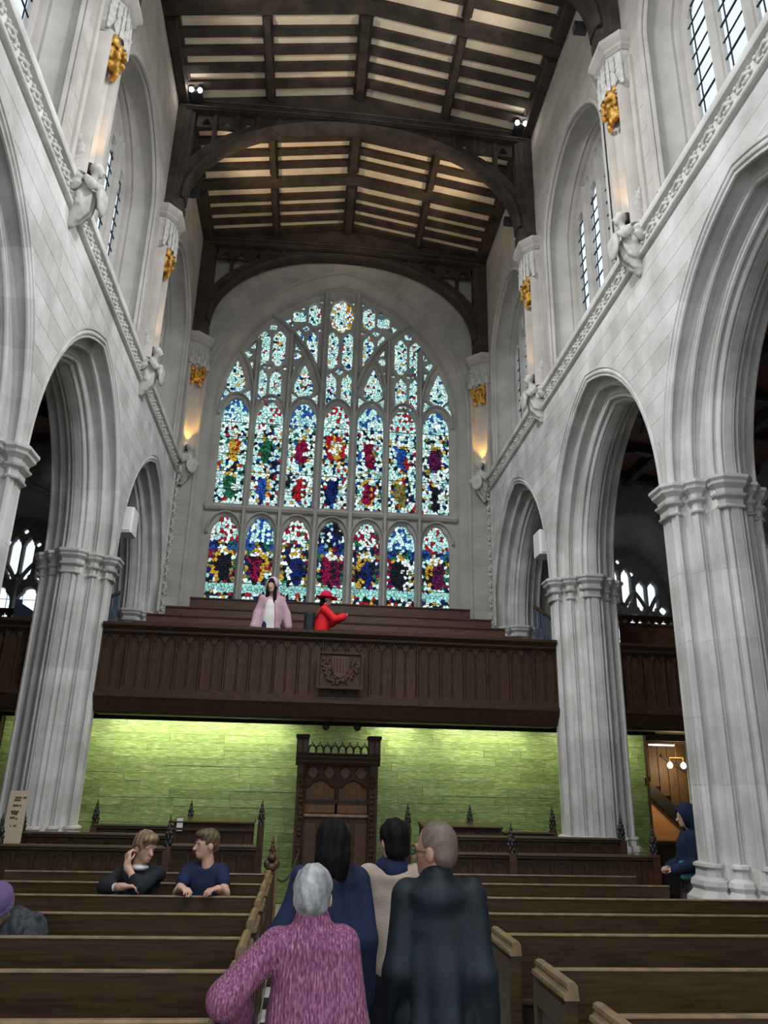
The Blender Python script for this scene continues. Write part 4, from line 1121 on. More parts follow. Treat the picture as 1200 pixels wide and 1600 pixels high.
o = sdf_obj('wreath', pr, (-.34, -.04, -.27), (.34, .04, .25), .011, 'oak_dark', t); o.location = (0, -.005, 0)

# raked pews on the gallery
for k, (y, z, xa, xb) in enumerate(((13.40, 4.46, -3.0, 3.78), (14.40, 4.80, -3.0, 3.74), (15.40, 5.17, -2.86, 3.72), (16.35, 5.58, -2.55, 3.48))):
    t = thing('gallery_pew', 'long plain oak pew on the gallery, %s row' % ('front', 'second', 'third', 'rearmost, under the window')[k], 'pew', 'raked pews on the gallery', (0, y, 0))
    zb = (3.45, 3.85, 4.22, 4.65)[k]
    MB().box(xa, xb, -.02, .02, zb, z-.03).build('backrest', 'oak_red', t)
    MB().loft([[(x, d, zz2) for d, zz2 in ((-.045, z-.035), (-.05, z-.015), (-.03, z), (.03, z), (.05, z-.015), (.045, z-.035))] for x in (xa, xb)]).build('cap_rail', 'oak_red', t)
    MB().box(xa+.03, xb-.03, -.36, -.02, zb+.25, zb+.29).build('seat', 'oak_red', t)
    for x in (xa, xb): MB().box(x-.02, x+.02, -.38, .04, zb, zb+.6 if zb+.6 < z else z-.02).build('pew_end', 'oak_red', t)
# stair guards and rails beside the gallery seats
def slats(label, pts, y, zb, n):
    t = thing('stair_guard', label, 'balustrade', 'blue-grey stair guards', (0, y, 0))
    (xa, za), (xb, zb2) = pts
    MB().loft([[(x, -.03, z-.03), (x, .03, z-.03), (x, .03, z+.03), (x, -.03, z+.03)] for x, z in pts]).build('handrail', 'stair_wood', t)
    m = None
    for i in range(n):
        f_ = (i+.5)/n; x = xa+(xb-xa)*f_; z = za+(zb2-za)*f_
        MB().box(x-.02, x+.02, -.012, .012, zb, z-.02).build('slat', 'blue_slat', t)
slats('blue-grey slatted stair guard just left of the right gallery pier', ((4.27, 5.22), (5.15, 4.62)), 14.2, 3.45, 14)
slats('blue-grey slatted stair guard just right of the left gallery pier', ((-3.48, 5.12), (-3.75, 4.98)), 14.2, 3.45, 5)
def picket_rail(label, x0, x1, y, z0, z1):
    t = thing('gallery_rail', label, 'railing', 'dark rails of pointed arches', (0, y, 0))
    MB().box(x0, x1, -.04, .04, z1-.07, z1).build('top_rail', 'oak_dark', t)
    n = round((x1-x0)/.17); p = (x1-x0)/n
    hole = lancet(0, p-.05, z0+.02, z1-.09, True)
    pm = MB().plate([(-p/2, z0), (p/2, z0), (p/2, z1-.07), (-p/2, z1-.07)], [hole], lambda u, z, d: (u, d, z), -.02, .02).mesh('arched_picket', 'oak_dark')
    for i in range(n): link('arched_picket', pm, t).location = (x0+p*(i+.5), 0, 0)
    MB().box(x0, x1, -.03, .03, z0-.05, z0).build('lower_rail', 'oak_dark', t)
    for x in (x0+.04, (x0+x1)/2, x1-.04): MB().box(x-.04, x+.04, -.04, .04, 3.45, z0).build('post', 'oak_dark', t)
picket_rail('dark rail of pointed arches before the right aisle window', 6.2, 9.6, 15.5, 4.72, 5.42)
picket_rail('dark rail of pointed arches before the left aisle window', -8.9, -5.5, 15.5, 4.45, 5.00)
t = thing('aisle_pew', 'reddish plain bench on the right aisle gallery behind its front', 'pew', None, (0, 13.6, 0))
MB().box(5.70, 9.6, -.02, .02, 3.45, 4.80).build('backrest', 'oak_red', t); MB().box(5.68, 9.62, -.05, .05, 4.80, 4.84).build('cap_rail', 'oak_red', t); MB().box(5.7, 9.6, -.36, -.02, 3.82, 3.86).build('seat', 'oak_red', t)
t = thing('stair_newel', 'blue-grey sloping stair string on the left aisle gallery', 'balustrade', None, (0, 15.3, 0))
MB().loft([[(x, d, z+e) for d, e in ((-.04, -.35), (.04, -.35), (.04, .05), (-.04, .05))] for x, z in ((-5.62, 5.05), (-5.2, 4.80))]).build('string', 'blue_slat', t)
MB().box(-5.68, -5.58, -.05, .05, 3.45, 5.14).build('post', 'blue_slat', t)
# white loudspeakers beside the arches
for nm, xa, xb in (('left', -3.50, -3.20), ('right', 4.14, 4.50)):
    t = thing('loudspeaker', 'white box loudspeaker fixed behind the %s gallery pier arch' % nm, 'loudspeaker', 'white loudspeakers', ((xa+xb)/2, 13.42, 6.22))
    hw = (xb-xa)/2
    MB().loft([[(x, y, z) for x, y in half_oct(0, 0, hw-e, .20-e, .02)] for e, z in ((.01, -.24), (0, -.23), (0, .23), (.01, .24))]).build('cabinet', 'white_paint', t)
    MB().box(-hw*.8, hw*.8, -.215, -.20, -.2, .2).build('grille', 'white_paint', t)
    sgn_ = -1 if nm == 'left' else 1
    MB().tube([(0, .15, 0), (sgn_*.1, .3, 0), (sgn_*.3, .35, 0)], .02).build('bracket', 'iron', t)

# ------------------------------------------------------------------ green glass screen wall under the gallery
GWY = 14.5
gw = struct(MB().box(-5.22, 6.38, GWY+.03, GWY+.12, 0, 2.96).build('wall_green_screen', 'iron'), 'green glass tile screen wall under the gallery', 'wall')
r = random.Random(11)
rows = 18; h = (2.95-.55)/rows
for i in range(rows):
    z = .55+i*h; x = -5.2-(r.uniform(0, .6) if i % 2 else 0)
    while x < 6.36:
        l = r.uniform(.62, 1.25); a, c = max(x, -5.2), min(x+l, 6.36); x += l
        if c-a < .05: continue
        d = r.uniform(0, .006)
        MB().box(a+.002, c-.002, GWY-.004+d, GWY+.03, z+.0015, z+h-.0015).build('tile', 'green_tile', gw)
MB().box(-5.2, 6.36, GWY, GWY+.03, 0, .55).build('tile', 'green_tile', gw)
MB().box(6.36, 6.40, GWY-.03, GWY+.14, 0, 2.96).build('edge_trim', 'stair_wood', gw); MB().box(-5.26, -5.22, GWY-.03, GWY+.14, 0, 2.96).build('edge_trim', 'stair_wood', gw)
for k, (xa, xb, e) in enumerate(((-5.0, -3.7, .35), (-3.5, -.25, 1.0), (1.35, 2.05, 1.1), (2.45, 4.15, .8), (4.6, 6.2, .5))):
    L = xb-xa
    t = thing('wash_light', '%s slim wall-washer from the left above the green wall' % ('first', 'second', 'third', 'fourth', 'fifth')[k], 'lamp', 'wall-washers over the green wall', ((xa+xb)/2, 14.08, 2.96))
    MB().box(-L/2, L/2, -.03, .03, -.008, 0).build('housing', 'iron', t); MB().box(-L/2+.02, L/2-.02, -.02, .025, -.012, -.008).build('lens', 'lamp_amber', t)
    l = bpy.data.lights.new('wash_beam', 'AREA'); l.shape = 'RECTANGLE'; l.size = L-.04; l.size_y = .05; l.energy = 17*e*L; l.color = (1.0, .95, .60)
    o = bpy.data.objects.new('wash_beam', l); COL.objects.link(o); o.parent = t; o.location = (0, .0, -.02)
    o.rotation_euler = Vector((0, .42, -1.0)).to_track_quat('-Z', 'Y').to_euler()
MB().box(-5.2, 6.36, 13.96, 14.0, 2.87, 2.96).build('lens_baffle', 'dark_void', slab)  # added dark board hiding the washer lenses under the shaded soffit
for x, nm in ((.36, 'left'), (.88, 'right')):
    t = thing('ball_spotlight', 'black ball spotlight hanging over the tall oak stall, the %s one' % nm, 'lamp', 'ball spotlights', (x, 13.15, 2.86))
    MB().lathe((0, 0, 0), [(.03, .08), (.03, .0), (.02, -.005)], 8).build('mount', 'iron', t)
    MB().lathe((0, 0, -.06), [(.004, .065), (.045, .048), (.066, 0), (.055, -.035), (.03, -.06), (.004, -.066)], 12).build('ball', 'iron', t, True, 60)
# ------------------------------------------------------------------ stair lobby at the right
lob = struct(MB().box(6.42, 9.9, 16.78, 16.95, 0, 2.95).build('wall_lobby', 'orange_wall'), 'warm orange lobby wall behind the stair', 'wall')
st = thing('staircase', 'timber stair with dark sloping string rising left in the lobby', 'staircase', None, (0, 16.1, 0))
MB().loft([[(x, d, z+e) for d, e in ((-.03, -.16), (.03, -.16), (.03, .16), (-.03, .16))] for x, z in ((6.6, 2.42), (8.25, 0.92))]).build('string', 'iron', st)
for i in range(9):
    x = 6.55+i*.2
    zb = 2.42-(x-6.6)*.909+.1
    MB().box(x, x+.185, .0, .03, zb, 2.95).build('wall_board', 'stair_wood', st)
MB().prism([(6.45, 0), (8.25, 0), (8.25, .80), (6.6, 2.28), (6.45, 2.42)], lambda u, z, d: (u, d, z), .035, .08).build('spandrel_panel', 'orange_wall', st)
MB().loft([[(x, d, z+e) for d, e in ((-.06, -.03), (.0, -.03), (.0, .03), (-.06, .03))] for x, z in ((7.4, 2.62), (8.5, 1.95))]).build('handrail', 'iron', st)
t = thing('lobby_desk', 'brown cupboard with a dark glazed front in the stair lobby', 'cupboard', None, (7.35, 15.2, 0))
MB().box(-.55, .55, -.02, .3, 0, .98).build('body', 'oak_dark', t); MB().box(-.6, .6, -.06, .34, .98, 1.03).build('top', 'pew_wood', t)
for x in (-.36, 0, .36): MB().box(x-.15, x+.15, -.03, -.02, .12, .9).build('pane', 'glass_dark', t)
lp = thing('pendant_lamp', 'brass pendant with two glowing bulbs in the stair lobby', 'lamp', None, (7.50, 15.6, 2.42))
MB().tube([(0, 0, .53), (0, 0, .15)], .008, 6).build('rod', 'gold_tone', lp); MB().tube([(-.15, 0, .15), (.15, 0, .15)], .01, 6).build('crossbar', 'gold_tone', lp)
for dx in (-.14, .14):
    b_ = MB().tube([(dx, 0, .15), (dx, 0, .06)], .012, 6).build('arm', 'gold_tone', lp)
    MB().lathe((dx, 0, 0), [(.01, .06), (.04, .03), (.052, -.01), (.03, -.05), (.005, -.06)], 12).build('bulb', 'lamp_warm', lp, True, 60)
l = bpy.data.lights.new('pendant_glow', 'POINT'); l.energy = 18; l.color = (1, .66, .34); l.shadow_soft_size = .06
o = bpy.data.objects.new('pendant_glow', l); COL.objects.link(o); o.parent = lp; o.location = (0, -.14, -.12)
for k in range(4): MB().box(6.42, 9.9, 14.9+k*.5, 15.02+k*.5, 2.84, 2.96).build('beam', 'stair_wood', slab)
t = thing('strip_lamp', 'narrow glowing strip standing for a small bright window high in the stair lobby', 'lamp', None, (7.42, 16.02, 2.84)); MB().box(-.27, .27, 0, .03, -.025, .025).build('tube', 'bright_strip', t); MB().box(-.29, .29, .03, .06, -.035, .035).build('holder', 'iron', t)  # emissive strip standing in for a small bright window
t = thing('notice_board', 'tall white notice board beside the right hand pier', 'board', None, (6.84, 13.5, 2.18)); MB().box(-.16, .3, 0, .03, -.54, .54).build('board', 'white_paint', t)
MB().box(-.02, .14, .0, .03, -2.18, -.54).build('post', 'iron', t)
# ------------------------------------------------------------------ pews of the nave
def pew(label, x0, x1, y, group, end=None):
    t = thing('church_pew', label, 'pew', group, (0, y, 0))
    MB().loft([[(x, d, z) for d, z in ((.034, .60), (.0, .60), (-.022, .987), (.010, .987))] for x in (x0, x1)]).build('back_board', 'pew_wood', t)
    MB().loft([[(x, d, z) for d, z in ((.05, .08), (.025, .08), (.015, .605), (.05, .605))] for x in (x0, x1)]).build('lower_board', 'oak_dark', t)
    MB().loft([[(x, d, z) for d, z in ((.0, .585), (-.012, .59), (-.012, .615), (.0, .62))] for x in (x0, x1)]).build('bead', 'pew_wood', t)
    MB().loft([[(x, d, z) for d, z in ((.014, .986), (-.028, .986), (-.031, .990), (-.030, .997), (-.025, 1.0), (.006, 1.0), (.014, .996))] for x in (x0, x1)]).build('cap_rail', 'pew_worn_lit', t, True, 25)
    MB().loft([[(x, d, z) for d, z in ((.02, .42), (-.40, .44), (-.41, .455), (-.40, .47), (.02, .45))] for x in (x0, x1)]).build('seat', 'pew_wood', t)
    for xe, out in end or []:
        s_ = 1 if out > 0 else -1
        xa, xb = sorted((xe, xe+s_*.06))
        e = MB().box(xa, xb, -.45, .06, 0, .955).build('pew_end', 'pew_wood', t)
        # inset panel frame on the outer face
        xf = xe+s_*.06
        fr = MB().plate([(-.45, .05), (.06, .05), (.06, .93), (-.45, .93)], [[(-.37, .15), (-.02, .15), (-.02, .82), (-.37, .82)]], lambda u, z, d: (xf+s_*d, u, z), .012, 0, .015)
        fr.build('panel_frame', 'pew_wood', e)
        # two-roll moulded cap
        pr = [(-.004, .950), (.066, .950), (.074, .960), (.070, .976), (.054, .983), (.048, .995), (.055, 1.005), (.052, 1.022), (.034, 1.030), (.010, 1.026), (0, 1.012)]
        MB().loft([[(xe+s_*a, yy, z) for a, z in pr] for yy in (-.47, .075)]).build('end_cap', 'pew_worn_lit', e, True, 30)
    return t
ORD = ('nearest', 'second', 'third', 'fourth', 'fifth', 'sixth', 'seventh', 'farthest')
for k, y in enumerate((3.66, 4.53, 5.42, 6.33, 7.25, 8.12, 8.98)):
    pew('plain brown oak pew left of the alley, %s row from the camera' % (ORD[k] if k < 6 else 'seventh'), -2.95, -.31, y, 'left hand pews', [(-.31, 1)])
for k, y in enumerate((2.85, 3.71, 4.60, 5.62, 6.49, 7.38, 8.40, 9.25)):
    xe = 3.85 if y < 5 else 4.9 if y < 7 else 5.2 if y < 8 else 3.82
    pew('plain brown oak pew right of the alley, %s row from the camera' % ORD[k], 1.38, xe if y > 3 else 2.6, y, 'right hand pews', [(1.38, -1)])
# ------------------------------------------------------------------ carved stalls with poppyheads
def poppy_mesh(mat):
    pr = [('cone', (0, 0, -.02), (0, 0, .16), .032, .030, .01), ('cone', (0, 0, .14), (0, 0, .345), .030, .006, .015)]
    for lv, (z, rr, sz) in enumerate(((.0, .034, .018), (.045, .038, .020), (.095, .040, .020), (.145, .036, .019), (.19, .029, .016), (.235, .022, .013), (.275, .015, .010))):
        for k in range(4):
            a = PI/2*k+(PI/4 if lv % 2 else 0)
            pr.append(('ell', (rr*math.cos(a), rr*math.sin(a), z), (sz*.8, sz*.8, sz*1.4), .006))
    return sdf_mesh('poppyhead', pr, (-.08, -.08, -.05), (.08, .08, .37), .0085, mat)
POP = poppy_mesh('ebony'); POPB = poppy_mesh('oak_red')
def stall(label, x0, x1, y, zt, fins, group='carved stalls', zb=0.0):
    t = thing('choir_stall', label, 'stall', group, (0, y, 0))
    def rail(name, prof, m='oak_dark'): MB().loft([[(x, d, z) for d, z in prof] for x in (x0, x1)]).build(name, m, t, True, 30)
    rail('top_rail', [(.06, zt-.07), (-.02, zt-.07), (-.05, zt-.05), (-.05, zt-.035), (-.075, zt-.02), (-.07, zt), (.06, zt)], 'pew_wood')
    MB().box(x0, x1, .0, .03, zb, zt-.07).build('panel_board', 'oak_dark', t)
    n = max(2, round((x1-x0)/.21)); p = (x1-x0)/n
    mm = MB().box(-.014, .014, -.022, .0, zt-.50, zt-.07).mesh('muntin', 'oak_dark'); hd = MB().prism([(-p/2+.014, zt-.07), (-p/2+.014, zt-.15), (-p/4, zt-.115), (0, zt-.095), (p/4, zt-.115), (p/2-.014, zt-.15), (p/2-.014, zt-.07)], lambda u, z, d: (u, d, z), -.014, 0).mesh('cusped_head', 'oak_dark')
    for i in range(n+1): link('muntin', mm, t).location = (x0+p*i, 0, 0)
    for i in range(n): link('cusped_head', hd, t).location = (x0+p*(i+.5), 0, 0)
    rail('bottom_rail', [(.0, zb+.0), (-.03, zb), (-.03, zt-.52), (-.02, zt-.5), (.0, zt-.5)])
    MB().box(x0+.02, x1-.02, .03, .42, zb+.42, zb+.46).build('seat', 'oak_dark', t)
    for fx, ft in fins:
        pm = MB().box(fx-.045, fx+.045, -.06, .06, zb, ft-.33).build('end_post', 'oak_red', t)
        q = link('poppyhead', POP, pm); q.location = (fx, 0, ft-.335)
    return t
stall('carved stall at the left edge before the sign, long panelled front', -3.40, -1.50, 9.9, 1.18, ((-3.38, 1.49), (-1.49, 1.51)))
stall('carved stall front behind the dark-haired youth in the blue shirt', -1.44, -.47, 9.9, 1.21, ())
stall('carved stall in the second rank left, below the left pier', -3.46, -1.62, 10.8, 1.26, ((-3.44, 1.56),))
stall('short carved stall behind the blond youth, against the green wall', -2.78, -1.72, 11.7, 1.32, ((-2.77, 1.63),))
stall('carved stall front with two panels right of the bald man', 1.60, 2.53, 9.9, 1.17, ((2.575, 1.50),))
stall('long carved stall front at the right, ending near the hooded person', 2.63, 4.36, 9.9, 1.17, ((4.36, 1.51),))
stall('carved stall in the second rank right, before the right gallery pier', 1.75, 4.30, 10.8, 1.31, ((4.32, 1.61),))
stall('short carved stall at the rear right against the green wall', 2.92, 3.66, 11.7, 1.32, ((3.66, 1.67),))
def desk(label, x0, x1, y, zt, fins, paper=None):
    t = thing('reading_desk', label, 'desk', 'raised reading desks', (0, y, 0))
    MB().loft([[(x, d, z) for d, z in ((.28, zt+.0), (-.12, zt-.04), (-.14, zt-.055), (-.12, zt-.075), (.28, zt-.045))] for x in (x0, x1)]).build('desk_top', 'pew_wood', t)
    MB().box(x0+.03, x1-.03, -.08, -.05, 0, zt-.07).build('front', 'oak_dark', t)
    MB().box(x0, x1, -.13, -.05, zt-.16, zt-.13).build('bead', 'oak_dark', t)
    for x in (x0+.015, x1-.075): MB().box(x, x+.06, -.10, .26, 0, zt-.06).build('side', 'oak_dark', t)
    for i in range(5):
        x = x0+.1+(x1-x0-.2)*i/4
        MB().box(x-.012, x+.012, -.10, -.08, .3, zt-.17).build('muntin', 'oak_dark', t)
    for fx, ft in fins:
        pm = MB().box(fx-.045, fx+.045, .3, .42, 0, ft-.33).build('end_post', 'oak_dark', t); q = link('poppyhead', POP, pm); q.location = (fx, .36, ft-.335)
    return t
desk('raised reading desk left of the tall stall', -1.70, -.60, 11.6, 1.43, ((-1.53, 1.64), (-.53, 1.66)))
tag(MB().box(-.04, .04, -.003, .003, -.10, .06).build('paper_slip', 'cloth_white'), 'white paper slip hanging on the left reading desk', 'paper').location = (-1.60, 11.475, 1.36)
desk('raised reading desk behind the bald man', 1.72, 2.87, 11.6, 1.43, ((1.58, 1.66), (2.50, 1.67)))
# reddish carved pew end with poppyhead by the alley
t = thing('bench_end', 'shiny carved bench end with a poppyhead left of the alley', 'bench end', None, (-.27, 9.45, 0))
MB().loft([[(a, d, z) for a, d in ((-.05, -.08), (.05, -.08), (.05, .08), (-.05, .08))] for z in (0, 1.0)]).build('end_post', 'oak_red', t)
MB().tube([(.055, -.085, 0), (.055, -.085, 1.0)], .018, 8).build('corner_shaft', 'pew_worn_lit', t, True); MB().tube([(-.055, -.085, 0), (-.055, -.085, 1.0)], .018, 8).build('corner_shaft', 'pew_worn_lit', t, True)
q = link('poppyhead', POPB, t); q.location = (0, 0, 1.0)
sdf_obj('crocket', [('ell', (0, -.05, 1.02), (.06, .05, .05), .01), ('ell', (.05, 0, 1.05), (.04, .05, .05), .02), ('ell', (-.05, 0, 1.05), (.04, .05, .05), .02), ('ell', (0, -.04, 1.12), (.045, .05, .04), .02)], (-.12, -.12, .94), (.12, .12, 1.2), .011, 'oak_red', t)
# ------------------------------------------------------------------ tall canopied stall
t = thing('canopied_stall', 'tall dark oak canopied stall against the green wall, in the middle', 'stall', None, (.60, 13.75, 0))
W2 = .60
for sx in (-1, 1):
    p_ = MB()
    p_.box(sx*W2-.07, sx*W2+.07, -.30, -.16, 0, 2.24)
    po = p_.build('corner_post', 'oak_dark', t)
    for z in (.5, .9, 1.2, 1.45, 1.7, 1.95):
        MB().lathe((sx*(W2-.02), -.31, z), [(.02, -.10), (.045, -.07), (.03, -.04), (.05, 0), (.03, .04), (.045, .07), (.02, .10)], 8).build('carved_knop', 'oak_dark', po)
    MB().tube([(sx*(W2-.06), -.30, 0), (sx*(W2-.06), -.30, 2.2)], .018, 8).build('corner_shaft', 'oak_dark', t)
    MB().box(sx*W2-.03, sx*W2+.03, -.16, .55, 0, 2.24).build('side_panel', 'oak_dark', t)
    tu = MB().box(sx*(W2-.0)-.10, sx*(W2-.0)+.10, -.34, -.14, 2.36, 2.62)
    tu.loft([[(sx*W2+a*e, -.24+d*e, z) for a, d in ((-.1, -.1), (.1, -.1), (.1, .1), (-.1, .1))] for e, z in ((1.0, 2.61), (1.15, 2.63), (1.2, 2.66), (1.05, 2.68))])
    tu.build('turret', 'oak_dark', t)
    for dx in (-.05, .05): MB().box(sx*W2+dx-.035, sx*W2+dx+.035, -.35, -.34, 2.40, 2.58).build('turret_panel', 'oak_red', t)
MB().loft([[(x, d, z) for d, z in ((.55, 2.20), (-.30, 2.20), (-.34, 2.24), (-.34, 2.28), (-.38, 2.31), (-.38, 2.35), (-.32, 2.37), (.55, 2.37))] for x in (-W2-.10, W2+.10)]).build('cornice', 'oak_dark', t)
n = 8; p_ = (2*W2-.2)/n
cr = MB().plate([(-p_/2, 2.37), (p_/2, 2.37), (p_/2, 2.49), (p_*.15, 2.53), (0, 2.58), (-p_*.15, 2.53), (-p_/2, 2.49)], [lancet(0, p_-.03, 2.39, 2.50, False), foil(0, 2.525, .014, 4, 0, .2, 2)], lambda u, z, d: (u, d, z), -.31, -.28).mesh('cresting', 'oak_dark')
for i in range(n): link('cresting', cr, t).location = (-W2+.1+p_*(i+.5), 0, 0)
# frieze of four wheels over two cusped arches
ho = [foil(-.40+.267*i, 2.09, .095, 4, 0, .14, 6) for i in range(4)]
def arch_low(cx): return [(cx-.24, 1.66), (cx+.24, 1.66), (cx+.24, 1.84), (cx+.16, 1.86), (cx+.12, 1.92), (cx, 1.965), (cx-.12, 1.92), (cx-.16, 1.86), (cx-.24, 1.84)]
MB().plate([(-W2+.05, 1.60), (W2-.05, 1.60), (W2-.05, 2.22), (-W2+.05, 2.22)], ho + [arch_low(-.27), arch_low(.27)], lambda u, z, d: (u, d, z), -.19, -.15, .012).build('tracery_frieze', 'oak_dark', t)
for i in range(4): MB().tube([(-.40+.267*i+.10*math.cos(2*PI*k/20), -.20, 2.09+.10*math.sin(2*PI*k/20)) for k in range(21)], .010, 6).build('wheel_ring', 'oak_red', t, True)
for cx in (-.27, .27): MB().box(cx-.25, cx+.25, -.13, -.10, 1.40, 2.2).build('back_panel', 'oak_panel', t)
MB().box(-W2, W2, .50, .55, 0, 2.24).build('back_board', 'oak_dark', t)
MB().box(-.02, .02, .44, .47, 1.3, 2.2).build('centre_muntin', 'oak_dark', t)
for cx in (-.27, .27): MB().box(cx-.25, cx+.25, -.17, -.14, 1.46, 1.64).build('rail_panel', 'oak_panel', t)
MB().box(-W2+.05, W2-.05, -.20, -.13, 1.40, 1.44).build('arm_rail', 'pew_worn_lit', t); MB().box(-W2+.05, W2-.05, -.20, -.13, 1.63, 1.66).build('upper_rail', 'oak_dark', t)
MB().box(-W2+.05, W2-.05, -.16, -.12, 0, 1.40).build('front_board', 'oak_dark', t); MB().box(-W2+.05, W2-.05, -.1, .5, .45, .5).build('seat', 'oak_dark', t)
for i in range(4): MB().box(-.42+i*.28-.10, -.42+i*.28+.10, -.175, -.16, .5, 1.3).build('front_panel', 'oak_red', t)
# barrier rope
pts = [(-.27+.33*i/10, 9.5+4.1*i/10, .94-.28*math.sin(PI*i/10)*.9) for i in range(11)]
tag(MB().tube(pts, .014, 8).build('barrier_rope', 'iron', None, True), 'dark barrier rope slung from the bench end to the tall stall', 'rope')
# sign
t = thing('sign_board', 'tan paper notice on a board standing behind the left stalls', 'sign', None, (-3.43, 10.45, 0))
MB().loft([[(a, d+sk, z) for a, d in ((-.11, -.006), (.11, -.006), (.11, .006), (-.11, .006))] for z, sk in ((1.14, 0), (1.74, .03))]).build('board', 'paper', t)
MB().box(-.02, .02, .01, .04, 0, 1.5).build('post', 'iron', t); MB().box(-.15, .15, -.12, .16, 0, .02).build('foot', 'iron', t)
for z, xs in ((1.66, ((-.04, .035), (.055, .095))), (1.63, ((-.045, .03),)), (1.57, ((-.05, .02), (.03, .05))), (1.50, ((-.06, .03),)), (1.48, ((-.05, .01),)), (1.43, ((-.06, .0),)), (1.42, ((.01, .03),)), (1.34, ((-.04, -.03), (-.0, .03)))):
    for a, c in xs: MB().box(a, c, -.010+(z-1.14)*.05, -.007+(z-1.14)*.05, z-.011, z+.011).build('lettering', 'ink', t)
# ------------------------------------------------------------------ people
def v3(*a): return np.array(a, float)
def rot(yaw=0, pitch=0, roll=0):
    cz, sz, cx, sx, cy, sy = math.cos(yaw), math.sin(yaw), math.cos(pitch), math.sin(pitch), math.cos(roll), math.sin(roll)
    return np.array([[cz, -sz, 0], [sz, cz, 0], [0, 0, 1]]) @ np.array([[1, 0, 0], [0, cx, -sx], [0, sx, cx]]) @ np.array([[cy, 0, sy], [0, 1, 0], [-sy, 0, cy]])
class Head:
    """head facing +y about a neck base; yaw > 0 turns to the left (towards -x)"""
    def __init__(self, base=(0, -.01, 1.43), yaw=0, pitch=0, roll=0): self.b = v3(*base); self.R = rot(yaw, pitch, roll)
    def p(self, x, y, z): return tuple(self.b + self.R @ v3(x, y, z))
    def ell(self, c, r, k): return ('ell', self.p(*c), r, k, self.R)
    def cone(self, a, b, ra, rb, k): return ('cone', self.p(*a), self.p(*b), ra, rb, k)
    def skin(self):
        return [self.ell((0, .0, .185), (.074, .093, .095), .0), self.ell((0, .035, .125), (.060, .066, .085), .03), self.ell((0, .070, .062), (.032, .028, .026), .03),
                self.cone((0, -.02, -.06), (0, -.005, .10), .058, .052, .03), self.cone((0, .095, .15), (0, .122, .118), .010, .014, .012), self.ell((0, .118, .114), (.018, .012, .010), .006),
                self.ell((.030, .082, .155), (.020, .014, .012), .008), self.ell((-.030, .082, .155), (.020, .014, .012), .008),
                self.ell((.035, .090, .172), (.024, .010, .008), .008), self.ell((-.035, .090, .172), (.024, .010, .008), .008),
                self.ell((0, .098, .087), (.024, .012, .006), .004), self.ell((0, .096, .077), (.021, .012, .006), .004),
                self.ell((.076, -.005, .135), (.012, .024, .034), .006), self.ell((-.076, -.005, .135), (.012, .024, .034), .006),
                ('cut', [self.ell((.031, .104, .148), (.016, .012, .008), .0), self.ell((-.031, .104, .148), (.016, .012, .008), .0), self.ell((0, .112, .082), (.022, .012, .0022), .0)], .006)]
def limb(a, b, c, ra, rb, rc, k=.03): return [('cone', tuple(a), tuple(b), ra, rb, k), ('cone', tuple(b), tuple(c), rb, rc, k)]
def hand(w, d, n, s=1.0, curl=.9, thumb=1):
    """palm and five fingers: wrist w, finger direction d, palm side n"""
    w, d, n = v3(*w), v3(*d), v3(*n); d /= np.linalg.norm(d); n = n-d*(n@d); n /= np.linalg.norm(n); sd = np.cross(d, n)*thumb
    R_ = np.stack([sd, d, n], 1)
    pr = [('cone', tuple(w-d*.03), tuple(w+d*.02), .026*s, .026*s, .02), ('box', tuple(w+d*.052*s), (.040*s, .048*s, .015*s), .013*s, .015, R_)]
    for i, (o, L) in enumerate(((-.030, .058), (-.010, .074), (.011, .078), (.031, .068))):
        b0 = w+d*.092*s+sd*o*s; c1 = math.cos(curl*.6); s1 = math.sin(curl*.6); c2 = math.cos(curl*1.5); s2 = math.sin(curl*1.5)
        m = b0+(d*c1+n*s1)*L*.5*s; e = m+(d*c2+n*s2)*L*.5*s
        pr += [('cone', tuple(b0), tuple(m), .0098*s, .0092*s, .005), ('cone', tuple(m), tuple(e), .0090*s, .0072*s, .002)]
    t0 = w+d*.028*s+sd*.030*s; t1 = t0+(d*.55+sd*.7+n*.35)*.042*s; t2 = t1+(d*.9+sd*.15+n*.4)*.032*s
    pr += [('cone', tuple(t0), tuple(t1), .0125*s, .0105*s, .01), ('cone', tuple(t1), tuple(t2), .0100*s, .0075*s, .002)]
    return pr
def folds(amp=.006, f=1.0, seed=0):
    r = random.Random(seed); K = [(r.uniform(-1, 1)*26*f, r.uniform(-1, 1)*26*f, r.uniform(-.6, .6)*16*f, r.uniform(0, 6)) for _ in range(7)]
    return ('warp', lambda P: sum(amp*.5*np.sin(P[:, 0]*a+P[:, 1]*b+P[:, 2]*c+d) for a, b, c, d in K)*np.clip(1.2, 0, 1))
def drape(amp, n, ph=0.0, zf=1.25):
    """soft vertical folds that deepen towards the hem"""
    return ('warp', lambda P: amp*np.clip((zf-P[:, 2])*1.6, 0, 1)*(np.sin(np.arctan2(P[:, 1], P[:, 0])*n+ph+2.2*np.sin(P[:, 2]*3.1+ph))+.5*np.sin(np.arctan2(P[:, 1], P[:, 0])*round(n*1.7)+ph*2+P[:, 2]*5)))
